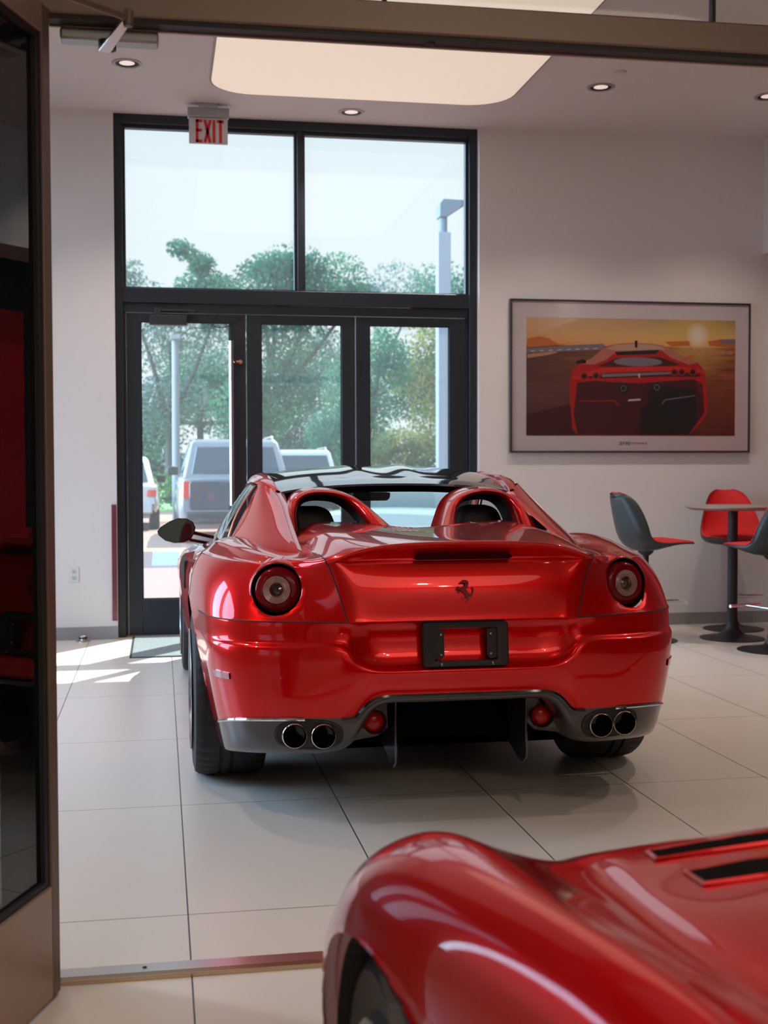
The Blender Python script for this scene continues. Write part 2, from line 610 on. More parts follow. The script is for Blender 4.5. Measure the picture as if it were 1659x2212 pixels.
# pull handle and lock on the opening leaf
MB().tube([(.546, WY - .075, 1.0), (.546, WY - .075, 2.262)], .0165, 16).tube([(.546, WY - .075, 1.2), (.58, WY - .02, 1.2)], .009).tube([(.546, WY - .075, 2.1), (.58, WY - .02, 2.1)], .009).build('pull_handle', CHROME, d2, smooth=True, label='long polished upright pull handle')
MB().lathe([(0, -.03), (.016, -.03), (.019, -.024), (.019, 0), (0, 0)], 20, (.617, WY - .022, 2.105), 'Y').tube([(.585, WY - .05, 2.105), (.617, WY - .045, 2.105)], .012).build('lock_cylinder', pmat('copper lock', (.55, .30, .22), .25, 1), d2, smooth=True)
MB().box(1.545, 1.562, WY - .03, WY - .022, 2.0, 2.12).build('flush_bolt', BLACK, d4, bevel=.002)
cl = MB().box(-.068, .212, WY - .10, WY - .022, 2.375, 2.452).build('door_closer_body', pmat('closer grey', (.022, .023, .027), .5), d2, bevel=.006)
MB().box(-.03, .02, WY - .09, WY - .04, 2.452, 2.50).box(.0, .275, WY - .075, WY - .055, 2.478, 2.497).build('closer_arm', MATS['closer grey'], cl, bevel=.004)
cab = spline([(.445, WY - .03, 2.475), (.42, WY - .05, 2.44), (.405, WY - .055, 2.40), (.44, WY - .055, 2.365), (.50, WY - .05, 2.37), (.56, WY - .04, 2.40), (.64, WY - .035, 2.46)], 6)
MB().tube([tuple(p) for p in cab], .0035, 8).build('wire_loop', BLACK, d2, smooth=True)
# door sill
struct('trim_3', MB().box(-.322, 2.491, WY - .05, WY + .09, 0, .012), pmat('copper sill', (.35, .20, .15), .4, .8))

# narrow upright strip, mottled glossy dark red, at the edge of the left wall, door stop, outlet, mat
o = MB().box(-.362, -.326, YB - .022, YB - .001, .14, 1.017).build('wall_strip', add_noise(pmat('dark red gloss', (.16, .03, .04), .12, 0, .6), 3.2, .8), bevel=.002)
tag(o, 'narrow dark red glossy strip upright at the edge of the left wall', 'panel')
t = empty('power_outlet', (-.641, YB, .49), label='pale grey duplex power outlet low on the left wall', cat='outlet')
MB().prism(rounded(.072, .116, .006), .006, lambda x, y, z: (x, -y - .001, z)).build('cover_plate', WHITEP, t, bevel=.0015)
for dz in (-.024, .024):
    s = MB().prism(rounded(.034, .028, .010), .003, lambda x, y, z, dz=dz: (x, -.007 - y, z + dz)).build('socket', pmat('outlet face', (.5, .51, .5), .4) if 'outlet face' not in MATS else MATS['outlet face'], t)
    q = MB()
    for dx in (-.007, .007):
        q.box(dx - .0012, dx + .0012, -.0108, -.0098, dz + .001, dz + .009)
    q.box(-.0025, .0025, -.0108, -.0098, dz - .009, dz - .004)
    q.build('slots', BLACK, s)
t = empty('door_stop', (-.575, 9.60, 0), label='small silver dome door stop on the floor under the outlet', cat='door stop')
MB().lathe([(0, 0), (.055, 0), (.055, .006), (.03, .012), (.026, .04), (.018, .048), (0, .05)], 24).build('dome', ALU, t, smooth=True)
MB().lathe([(.0265, .020), (.031, .022), (.031, .032), (.026, .034)], 24).build('rubber_ring', RUBBER, t, smooth=True)
t = empty('door_mat', (.36, 9.25, 0), label='flecked grey mat on the floor inside the entrance door', cat='mat')
MB().box(-.56, .56, -.55, .52, 0.0005, .010).build('mat_pile', MATM, t, bevel=.004)
MB().box(-.575, .575, -.565, .535, 0.0, .006).build('mat_border', BLACK, t, bevel=.002)

# ceiling: luminous panel, spots, smoke detector, exit sign
pl = rounded(2.14, 3.9, .30, 8, 1.44, 7.13)
k = MB()
k.v = [(x, y, CEIL - .012) for (x, y) in pl] + [(x, y, CEIL - .0005) for (x, y) in pl]
n = len(pl)
k.f = [tuple(range(n))] + [(i, (i + 1) % n, (i + 1) % n + n, i + n) for i in range(n)]
t = empty('ceiling_light_panel', (0, 0, 0), label='large cream luminous ceiling panel with rounded corners', cat='light')
k.build('diffuser', PANELM, t)
pl2 = rounded(2.165, 3.925, .31, 8, 1.44, 7.13)
k = MB()
k.v = [(x, y, CEIL - .010) for (x, y) in pl] + [(x, y, CEIL - .010) for (x, y) in pl2] + [(x, y, CEIL - .0003) for (x, y) in pl2]
k.f = [(i, (i + 1) % n, (i + 1) % n + n, i + n) for i in range(n)] + [(i + n, (i + 1) % n + n, (i + 1) % n + 2 * n, i + 2 * n) for i in range(n)]
k.build('edge_trim', pmat('panel trim', (.30, .28, .26), .5), t)

# unseen luminous panel added behind the viewer to brighten the car tail by reflection
npl = rounded(4.2, 3.2, .8, 10, 1.6, -2.25)
k = MB()
n2 = len(npl)
k.v = [(x, y, CEIL - .012) for (x, y) in npl] + [(x, y, CEIL - .0005) for (x, y) in npl]
k.f = [tuple(range(n2))] + [(i, (i + 1) % n2, (i + 1) % n2 + n2, i + n2) for i in range(n2)]
added_panel = k.build('ceiling_light_panel', pmat('added panel glow', (.6, .52, .43), .7, emit=(1.0, .84, .68), estr=1.6))
tag(added_panel, 'unseen added luminous ceiling panel over the near room, mirrored in the car tail', 'light')

SPOTLBL = ['round recessed ceiling spot below the door closer, nearest the left wall', 'round recessed ceiling spot just above the transom window', 'round recessed ceiling spot beyond the smoke detector, right of the luminous panel', 'round recessed ceiling spot cut by the right edge of the picture']
root = None
RIMM = pmat('spot rim', (.35, .33, .32), .35, .4)


def downlight(lbl, loc):
    t = empty('recessed_spot', loc, label=lbl, cat='ceiling light', group='recessed ceiling spots')
    MB().lathe([(.098, 0), (.098, -.005), (.088, -.009), (.076, -.006), (.076, 0)], 40).build('rim', RIMM, t, smooth=True)
    MB().lathe([(.0765, -.004), (.052, -.001), (.050, -.001)], 40).build('baffle', BLACK, t, smooth=True)
    MB().lathe([(.050, -.0012), (.0, -.004)], 32).build('lamp', LAMPM, t, smooth=True)
    return t


for (xy, lb) in zip([(-.19, 8.552), (1.437, 9.442), (3.07, 8.535), (4.335, 8.546)], SPOTLBL):
    downlight(lb, (xy[0], xy[1], CEIL))
t = empty('smoke_detector', (3.073, 8.187, CEIL), label='small white disc detector on the ceiling beside the right-hand spot', cat='detector')
MB().lathe([(0, -.016), (.03, -.016), (.048, -.010), (.052, 0)], 32).build('cover', pmat('detector white', (.55, .52, .51), .5), t, smooth=True)

t = empty('exit_sign', (.372, 9.42, CEIL), label='white hanging exit sign with red letters under the ceiling', cat='sign')
MB().box(-.068, .068, -.05, .05, -.035, 0).build('ceiling_canopy', GREYMET, t, bevel=.003)
MB().box(-.150, .150, -.042, .042, -.10, -.033).build('housing', pmat('exit housing', (.33, .32, .34), .35, .3), t, bevel=.004)
ep = MB().box(-.141, .141, -.012, .012, -.288, -.098).build('sign_panel', EXITW, t, bevel=.004)


def stroke(mb, x0, z0, x1, z1, w):
    d = Vector((x1 - x0, z1 - z0)).normalized()
    nx, nz = -d.y * w / 2, d.x * w / 2
    mb.prism([(x0 + nx, z0 + nz), (x1 + nx, z1 + nz), (x1 - nx, z1 - nz), (x0 - nx, z0 - nz)], .003, lambda x, y, z: (x, -.0125 - y, z))


zt, zb, w = -.117, -.281, .020
L = []
a = MB(); stroke(a, -.082, zt, -.082, zb, w); stroke(a, -.09, zt - .008, -.044, zt - .008, w); stroke(a, -.085, -.193, -.047, -.193, w); stroke(a, -.09, zb + .009, -.044, zb + .009, w); L.append(a)
a = MB(); stroke(a, -.026, zt, .012, zb, w); stroke(a, .014, zt, -.026, zb, w); L.append(a)
a = MB(); stroke(a, .040, zt, .040, zb, w); L.append(a)
a = MB(); stroke(a, .088, zt, .088, zb, w); stroke(a, .062, zt - .008, .112, zt - .008, w); L.append(a)
for a in L:
    a.build('red_letter', EXITR, ep)

# ------------------------------------------------------------------ glazed partition with the open door
BY = 3.2
bm_ = MB().box(XL, XR, BY, BY + .058, 2.404, 2.484)
struct('trim_4', bm_, HEADM, bevel=.006)
struct('trim_5', MB().box(-.26, XR, BY + .006, BY + .052, 2.392, 2.404), BLACK)
struct('trim_6', MB().box(-.26, XR, BY + .052, BY + .062, 2.388, 2.404), BROWN)
struct('trim_7', MB().box(-.395, -.268, BY, BY + .10, 0, 2.404), BLACK)
for i, (x0, x1) in enumerate(((XL, -.322), (-.322, .576), (.580, 1.473), (1.477, 2.37), (2.374, XR))):
    w = struct('window_%d' % (i + 7), MB().box(x0, x1, BY + .024, BY + .034, 2.484, CEIL), CLEARGLASS)
    if i:
        MB().box(x0 - .007, x0 + .003, BY + .018, BY + .040, 2.484, CEIL).build('joint_seal', BLACK, w)
struct('window_12', MB().box(XL, -.395, BY + .04, BY + .05, .0, 2.404), CLEARGLASS)
# floor threshold
t = empty('door_threshold', (0, BY, 0), label='metal threshold strip across the floor of the glass doorway', cat='threshold')
MB().box(-.27, XR, .035, .095, 0, .007).build('flat_strip', ALU, t, bevel=.002)
g = MB().box(-.27, XR, .0, .035, 0, .008)
for q in range(4):
    g.box(-.27, XR, .003 + q * .008, .007 + q * .008, .008, .0105)
g.build('ribbed_strip', pmat('brass strip', (.55, .44, .32), .3, 1.0), t)
for x in (-.05, .55, 1.15, 1.75):
    MB().lathe([(.006, .007), (.006, .0085), (0, .0085)], 12, (x, .066, 0)).build('screw', BLACK, t)
for x in (.7, 2.4):
    MB().lathe([(0, -.006), (.010, -.006), (.014, 0)], 16, (x, BY + .03, 2.393)).build('trim_8' if x < 1 else 'trim_9', BLACK, kind='structure', smooth=True)

# the open door leaf: local x runs from the hinge towards the free edge
DA = math.radians(19.7)
dr = empty('door_1', (-.257, BY - .002, 0), kind='structure')
dr.rotation_euler = (0, 0, -PI / 2 - DA)      # local +x -> (-sin a, -cos a)
DL, DT = .92, .045


def dbox(x0, x1, y0, y1, z0, z1):
    return MB().box(x0, x1, y0, y1, z0, z1)


o = dbox(.045, .088, -DT / 2, DT / 2, .012, 2.395).build('hinge_stile', BROWND, dr, bevel=.003)
# the outer strip of the stile, turned a little towards the opening
st = MB()
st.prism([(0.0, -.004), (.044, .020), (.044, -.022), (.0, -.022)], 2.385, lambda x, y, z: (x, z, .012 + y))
st.build('hinge_strip', STRIPM, dr, bevel=.003, label='bronze strip with reddish reflected light painted in')
dbox(DL - .1, DL, -DT / 2, DT / 2, .012, 2.395).build('lock_stile', BROWND, dr, bevel=.003)
dbox(.088, DL - .1, -DT / 2, DT / 2, .012, .285).build('bottom_rail', BROWN, dr, bevel=.003)
dbox(.088, DL - .1, -DT / 2, DT / 2, 2.325, 2.395).build('top_rail', BROWN, dr, bevel=.003)
g = MB()
for (a0, a1, z0, z1) in ((.088, .112, .285, 2.325), (.112, DL - .1, .285, .30), (.112, DL - .1, 2.31, 2.325)):
    g.box(a0, a1, -.016, .016, z0, z1)
g.build('gasket', BLACK, dr)
dbox(.112, DL - .1, -.005, .005, .30, 2.31).build('pane', DOORGLASS, dr)

# overhead closer on the header
t = empty('overhead_door_closer', (-.115, BY + .07, 2.372), label='grey overhead door closer under the bronze header', cat='door closer')
MB().box(-.12, .122, -.02, .035, -.012, .016).build('body', GREYMET, t, bevel=.006)
MB().lathe([(0, -.032), (.022, -.032), (.022, -.010)], 20, (-.005, -.01, 0)).build('spindle', BLACK, t, smooth=True)
e0, e1 = Vector((-.012, -.012, -.036)), Vector((.05, -.165, -.004))
arm = MB()
d = (e1 - e0).normalized(); sd_ = d.cross(Vector((0, 0, 1))).normalized() * .015
vs = [e0 - sd_, e0 + sd_, e1 + sd_ * .8, e1 - sd_ * .8]
arm.add([tuple(q + Vector((0, 0, h))) for h in (-.004, .004) for q in vs], [(0, 1, 2, 3), (7, 6, 5, 4), (0, 4, 5, 1), (1, 5, 6, 2), (2, 6, 7, 3), (3, 7, 4, 0)])
arm.build('main_arm', ALU, t, bevel=.002)
MB().lathe([(0, -.022), (.011, -.02), (.013, -.008), (.013, .014), (.009, .02), (0, .02)], 16, tuple(e1)).build('elbow_joint', BROWND, t, smooth=True)
MB().tube([tuple(e1), (-.075, -.33, -.02), (-.20, -.52, -.03)], .0085, 12).build('connecting_rod', BROWND, t, smooth=True)

# ------------------------------------------------------------------ framed picture
t = empty('framed_picture', (3.75, YB, 2.013), label='wide framed print of a red sports car at sunset on the wall', cat='picture')
fw, fh = 2.03, 1.215
f = MB()
for (x0, x1, z0, z1) in ((-fw / 2, fw / 2, fh / 2 - .014, fh / 2), (-fw / 2, fw / 2, -fh / 2, -fh / 2 + .014), (-fw / 2, -fw / 2 + .014, -fh / 2 + .014, fh / 2 - .014), (fw / 2 - .014, fw / 2, -fh / 2 + .014, fh / 2 - .014)):
    f.box(x0, x1, -.045, -.001, z0, z1)
f.build('frame', pmat('thin dark frame', (.03, .025, .025), .4), t, bevel=.002)
MB().box(-fw / 2 + .014, fw / 2 - .014, -.030, -.022, -fh / 2 + .014, fh / 2 - .014).build('mat_board', pmat('pale mat board', (.60, .52, .53), .7), t)
AW, AH, AX, AZ = 1.768, .937, -.882, -.471
PRM = []


def printmat():
    m = pmat('sunset print', (.5, .3, .1), .6)
    n = m.node_tree
    b = n.nodes['Principled BSDF']
    tc = n.nodes.new('ShaderNodeTexCoord')
    sp = n.nodes.new('ShaderNodeSeparateXYZ')
    n.links.new(tc.outputs['Object'], sp.inputs[0])

    def mr(sock, a0, a1, b0=0, b1=1):
        r = n.nodes.new('ShaderNodeMapRange')
        r.inputs[1].default_value, r.inputs[2].default_value, r.inputs[3].default_value, r.inputs[4].default_value = a0, a1, b0, b1
        n.links.new(sock, r.inputs[0])
        return r.outputs[0]

    def ramp(sock, *stops):
        r = n.nodes.new('ShaderNodeValToRGB')
        while len(r.color_ramp.elements) < len(stops):
            r.color_ramp.elements.new(.5)
        for e_, (p_, c_) in zip(r.color_ramp.elements, stops):
            e_.position = p_
            e_.color = (*c_, 1)
        n.links.new(sock, r.inputs[0])
        return r.outputs[0]

    def mix(fac, a, c):
        q = n.nodes.new('ShaderNodeMix'); q.data_type = 'RGBA'
        n.links.new(fac, q.inputs[0]) if hasattr(fac, 'node') else None
        for s_, i in ((a, 6), (c, 7)):
            if hasattr(s_, 'node'):
                n.links.new(s_, q.inputs[i])
            else:
                q.inputs[i].default_value = (*s_, 1)
        return q.outputs[2]
    X, Z = mr(sp.outputs['X'], AX, AX + AW), mr(sp.outputs['Z'], AZ, AZ + AH)
    sky = mix(X, ramp(Z, (.72, (.62, .13, .04)), (.80, (.66, .30, .12)), (1.0, (.60, .38, .22))), ramp(Z, (.72, (.72, .30, .05)), (.84, (.70, .46, .15)), (1.0, (.36, .24, .10))))
    wv = n.nodes.new('ShaderNodeTexNoise'); wv.inputs['Scale'].default_value = 5; wv.inputs['Detail'].default_value = 6
    mp = n.nodes.new('ShaderNodeMapping'); mp.inputs['Scale'].default_value = (.6, 1, 6); mp.inputs['Rotation'].default_value = (0, .5, 0)
    n.links.new(tc.outputs['Object'], mp.inputs[0]); n.links.new(mp.outputs[0], wv.inputs['Vector'])
    gl = mix(X, ramp(Z, (.0, (.02, .006, .010)), (.35, (.12, .04, .04)), (.7, (.09, .035, .035))), ramp(Z, (.0, (.05, .012, .004)), (.4, (.20, .05, .012)), (.75, (.50, .20, .05))))
    grd = mix(mr(wv.outputs['Fac'], .35, .7), gl, (.10, .028, .016))
    hz = n.nodes.new('ShaderNodeMath'); hz.operation = 'GREATER_THAN'; hz.inputs[1].default_value = .765
    n.links.new(Z, hz.inputs[0])
    base = mix(hz.outputs[0], grd, sky)
    ds = n.nodes.new('ShaderNodeVectorMath'); ds.operation = 'DISTANCE'; ds.inputs[1].default_value = (AX + .815 * AW, 0, AZ + .865 * AH)
    cx = n.nodes.new('ShaderNodeCombineXYZ'); n.links.new(sp.outputs['X'], cx.inputs[0]); n.links.new(sp.outputs['Z'], cx.inputs[2])
    n.links.new(cx.outputs[0], ds.inputs[0])
    glow = mix(mr(ds.outputs['Value'], .34, .04, 0, .8), base, (.68, .42, .10))
    full = mix(mr(ds.outputs['Value'], .11, .03, 0, 1), glow, (.80, .68, .55))
    n.links.new(full, b.inputs['Base Color'])
    return m


SUNSET = printmat()
INK = {k: pmat('ink ' + k, c, .6) for k, c in dict(black=(.006, .004, .006), darkred=(.055, .002, .005), red=(.40, .004, .006), bright=(.55, .015, .008), pink=(.42, .13, .10), cream=(.45, .27, .19), grey=(.17, .15, .18), orange=(.5, .13, .03), white=(.5, .42, .40), kerb=(.45, .20, .12)).items()}
mats = [SUNSET] + list(INK.values())
idx = {k: i + 1 for i, k in enumerate(INK)}
pr = MB()
pr.box(AX, AX + AW, -.0325, -.030, AZ, AZ + AH)
lay = [0] * 6


def ink(pts, key, lev):
    q = [(AX + (x - 155) / 1288 * AW, -.0325 - lev * .0002, AZ + (890 - y) / 735 * AH) for (x, y) in pts]
    k0 = len(pr.v)
    pr.v.extend(q)
    pr.f.append(tuple(range(k0, k0 + len(q))))
    lay.append(idx[key])


def ell(cx, cy, rx, ry, n=20):
    return [(cx + rx * math.cos(2 * PI * k / n), cy + ry * math.sin(2 * PI * k / n)) for k in range(n)]


ink([(158, 345), (158, 290), (230, 272), (290, 285), (345, 320), (400, 322)], 'orange', 1)
ink([(155, 350), (430, 326), (620, 315), (640, 345), (600, 352), (155, 378)], 'grey', 2)
ink([(160, 385), (330, 366), (345, 372), (290, 388), (160, 410)], 'kerb', 3)
for k in range(8):
    ink([(180 + 54 * k, 364 - 3 * k), (205 + 54 * k, 361 - 3 * k), (205 + 54 * k, 367 - 3 * k), (180 + 54 * k, 370 - 3 * k)], 'white', 4)
ink([(1000, 296), (1150, 288), (1160, 318), (1040, 325)], 'orange', 1)
ink([(1270, 290), (1340, 275), (1443, 272), (1443, 330), (1280, 318)], 'orange', 1)
ink([(1340, 278), (1443, 272), (1443, 305), (1350, 300)], 'grey', 2)
for k in range(6):
    ink([(1150 + 50 * k, 336 + 2.6 * k), (1178 + 50 * k, 338 + 2.6 * k), (1172 + 50 * k, 352 + 4 * k), (1146 + 50 * k, 349 + 4 * k)], 'kerb', 3)
ink([(155, 760), (420, 690), (440, 890), (155, 890)], 'darkred', 1)
car_o = [(612, 350), (655, 322), (740, 309), (820, 306), (910, 308), (985, 318), (1035, 345), (1080, 375), (1150, 405), (1205, 425), (1238, 462), (1252, 500), (1262, 590), (1270, 680), (1266, 740), (1240, 790), (1190, 850), (1150, 888), (470, 888), (432, 850), (424, 740), (414, 660), (418, 545), (432, 470), (470, 440), (540, 412), (585, 380)]
ink(car_o, 'red', 5)
ink([(470, 440), (540, 412), (612, 350), (655, 322), (740, 309), (820, 306), (910, 308), (985, 318), (1035, 345), (1080, 375), (1150, 405), (1205, 425), (1150, 440), (1040, 398), (980, 352), (700, 362), (640, 412), (560, 446)], 'pink', 6)
ink([(640, 345), (690, 322), (800, 313), (910, 314), (985, 328), (1000, 348), (960, 345), (700, 356)], 'cream', 7)
ink([(690, 364), (968, 347), (945, 374), (705, 385)], 'black', 8)
ink([(812, 292), (830, 292), (830, 336), (814, 336)], 'black', 9)
ink([(585, 455), (700, 404), (960, 392), (1040, 418), (1100, 440), (1040, 448), (680, 458)], 'darkred', 8)
ink(ell(834, 425, 150, 28), 'grey', 9)
ink([(425, 530), (600, 468), (840, 455), (1100, 452), (1250, 476), (1252, 500), (1210, 488), (1000, 478), (640, 492), (440, 545)], 'bright', 10)
ink([(470, 530), (640, 500), (1000, 484), (1220, 496), (1225, 515), (1000, 515), (620, 530)], 'darkred', 10)
ink([(610, 505), (1040, 486), (1040, 500), (615, 524)], 'grey', 11)
for (cx_, cy_) in ((503, 518), (575, 515), (1060, 488), (1105, 487), (1175, 485)):
    ink(ell(cx_, cy_, 25, 22), 'red', 11); ink(ell(cx_, cy_, 16, 16), 'black', 12)
ink([(832, 505), (840, 498), (848, 506), (844, 516), (848, 528), (838, 524)], 'white', 13)
ink([(460, 560), (560, 548), (840, 560), (1180, 530), (1236, 560), (1250, 740), (1150, 884), (465, 884), (440, 760)], 'darkred', 11)
ink([(890, 590), (1010, 570), (1190, 600), (1240, 640), (1250, 740), (1150, 884), (850, 884), (845, 720), (900, 680)], 'black', 12)
for (cx_, cy_) in ((744, 592), (950, 585)):
    ink(ell(cx_, cy_, 30, 32), 'black', 13); ink(ell(cx_, cy_, 18, 19), 'grey', 14); ink(ell(cx_, cy_, 14, 15), 'black', 15)
ink([(775, 662), (850, 656), (850, 668), (772, 674)], 'white', 14)
ink([(980, 690), (1000, 660), (1195, 632), (1195, 637), (1005, 666), (985, 692)], 'grey', 14)
ink([(475, 672), (690, 668), (720, 700), (712, 702), (686, 674), (475, 677)], 'red', 13)
ink([(455, 425), (490, 413), (515, 420), (515, 436), (460, 442)], 'black', 6)
ink([(1130, 388), (1160, 378), (1185, 386), (1185, 400), (1135, 400)], 'orange', 6)
po = pr.build('print', mats, t, recalc=False)
po.data.polygons.foreach_set('material_index', lay)
mt = Matrix.Translation((-.01, -.0312, -.53)) @ Matrix.Rotation(PI / 2, 4, 'X')
text_mesh('caption', 'SF90', .040, INK['black'], t, Matrix.Translation((-.062, -.0312, -.536)) @ Matrix.Rotation(PI / 2, 4, 'X'), shear=.25, xscale=1.25, extrude=.0004)
text_mesh('caption', 'STRADALE', .024, INK['red'], t, Matrix.Translation((.062, -.0312, -.534)) @ Matrix.Rotation(PI / 2, 4, 'X'), shear=.25, xscale=1.15, extrude=.0004)
gm = glassmat('picture glass', (.97, .97, .97), 0.02, 0)
MB().box(-fw / 2 + .014, fw / 2 - .014, -.041, -.039, -fh / 2 + .014, fh / 2 - .014).build('glazing', gm, t)

# ------------------------------------------------------------------ bar stools and table
def pedestal(t, h, rb, rc, mat=PEDBLK):
    MB().lathe([(0, .0), (rb, .0), (rb, .006), (rb * .85, .012), (rb * .5, .022), (rc * 2.2, .042), (rc * 1.35, .075), (rc * 1.05, .12), (rc, .2)], 48).build('base', mat, t, smooth=True, angle=60)
    MB().lathe([(rc, .2), (rc * .96, h)], 24).build('column', mat, t, smooth=True)


def make_stool(lbl, loc, rz):
    t = empty('bar_stool', loc, rz, lbl, 'stool', 'bar stools by the wall')
    prof = np.array([(.325, .728), (.27, .738), (.16, .748), (.04, .742), (-.04, .742), (-.10, .775), (-.145, .85), (-.19, .95), (-.224, 1.025), (-.246, 1.072), (-.262, 1.104)])
    half = np.array([.13, .205, .240, .252, .252, .245, .228, .192, .155, .112, .045])
    cup = np.array([0, .0, -.004, .0, .02, .05, .075, .085, .075, .045, .01])     # sides come forward on the back
    dep = np.array([.004, .012, .028, .060, .075, .070, .060, .045, .028, .014, .004])
    nor = np.array([(0, 1), (0, 1), (0, 1), (.1, 1), (.5, .9), (.85, .5), (.92, .4), (.92, .4), (.92, .4), (.92, .4), (.92, .4)], float)
    ws = np.linspace(-1, 1, 13)
    inn, out = [], []
    for i in range(len(prof)):
        ri, ro = [], []
        for w_ in ws:
            y = half[i] * math.sin(w_ * PI / 2)
            c_ = cup[i] * w_ * w_
            p_ = prof[i] + nor[i] * c_
            ri.append((p_[0], y, p_[1]))
            th = dep[i] * (1 - abs(w_) ** 2.2) + .006
            q_ = p_ - nor[i] * th
            ro.append((q_[0], y * 1.02, q_[1]))
        inn.append(ri); out.append(ro)
    I, O = bpatch(inn, 3, 2, 1), bpatch(out, 3, 2, 1)
    sh = MB().grid(O)
    a, b = O.shape[:2]
    edge = lambda G: np.concatenate([G[:, 0], G[-1, 1:], G[::-1, -1][1:], G[0, ::-1][1:-1]])
    sh.grid(np.stack([edge(O), edge(I)]), closed_v=True)
    sh.grid(I)
    sh.build('shell', STOOLBLK, t, smooth=True, merge=True, angle=50)
    mk_ = np.ones(I.shape[:2]); mk_[0] = mk_[-1] = 0; mk_[:, 0] = mk_[:, -1] = 0
    P = I + np.array([.004, 0, .006]) * mk_[..., None]
    cen = np.array([0, 0, 0])
    P2 = P.copy(); P2[..., 1] *= (1 - .03 * mk_)
    bul = (1 - np.linspace(-1, 1, P.shape[1])[None, :] ** 4) * np.sin(np.linspace(0.05, PI - .05, P.shape[0]))[:, None] ** .4 * .012
    P2[..., 2] += bul * .6; P2[..., 0] += bul * .6
    sk = MB().grid(P2)
    sk.grid(np.stack([edge(P2), edge(I)]), closed_v=True)
    sk.build('upholstery', STOOLRED, t, smooth=True, merge=True, angle=60, label='red fabric upholstery')
    pedestal(t, .70, .235, .024)
    MB().lathe([(.06, .668), (.055, .655), (.024, .63)], 24).build('seat_mount', PEDBLK, t, smooth=True)
    MB().tube([(.02, 0, .292), (.265, 0, .292)], .011, 12).tube([(.262, -.14, .292), (.270, 0, .292), (.262, .14, .292)], .0125, 12).build('footrest', CHROME, t, smooth=True, label='chrome footrest')
    return t


make_stool('bar stool turned side-on, nearest the red car, black shell with red seat', (3.545, 8.85, 0), 0.0)
make_stool('bar stool facing out from the wall behind the round table, red inside', (4.475, 9.33, 0), -PI / 2 - .12)
make_stool('bar stool cut by the right edge of the picture, black back turned this way', (4.22, 8.2, 0), PI / 2 + .3)
t = empty('bar_table', (4.225, 8.83, 0), label='round high table with greige top on a black trumpet pedestal', cat='table')
MB().lathe([(0, 1.0), (.335, 1.0), (.347, .995), (.347, .985), (.31, .968), (0, .965)], 64).build('table_top', TABTOP, t, smooth=True, angle=30)
pedestal(t, .966, .238, .038)
# ------------------------------------------------------------------ the red car (local: x right, y forward from the tail, z up)
CX, CY = 1.09, 4.45
car = empty('sports_car', (CX, CY, 0), label='red open sports car seen from behind with black roof and twin roll hoops', cat='car')

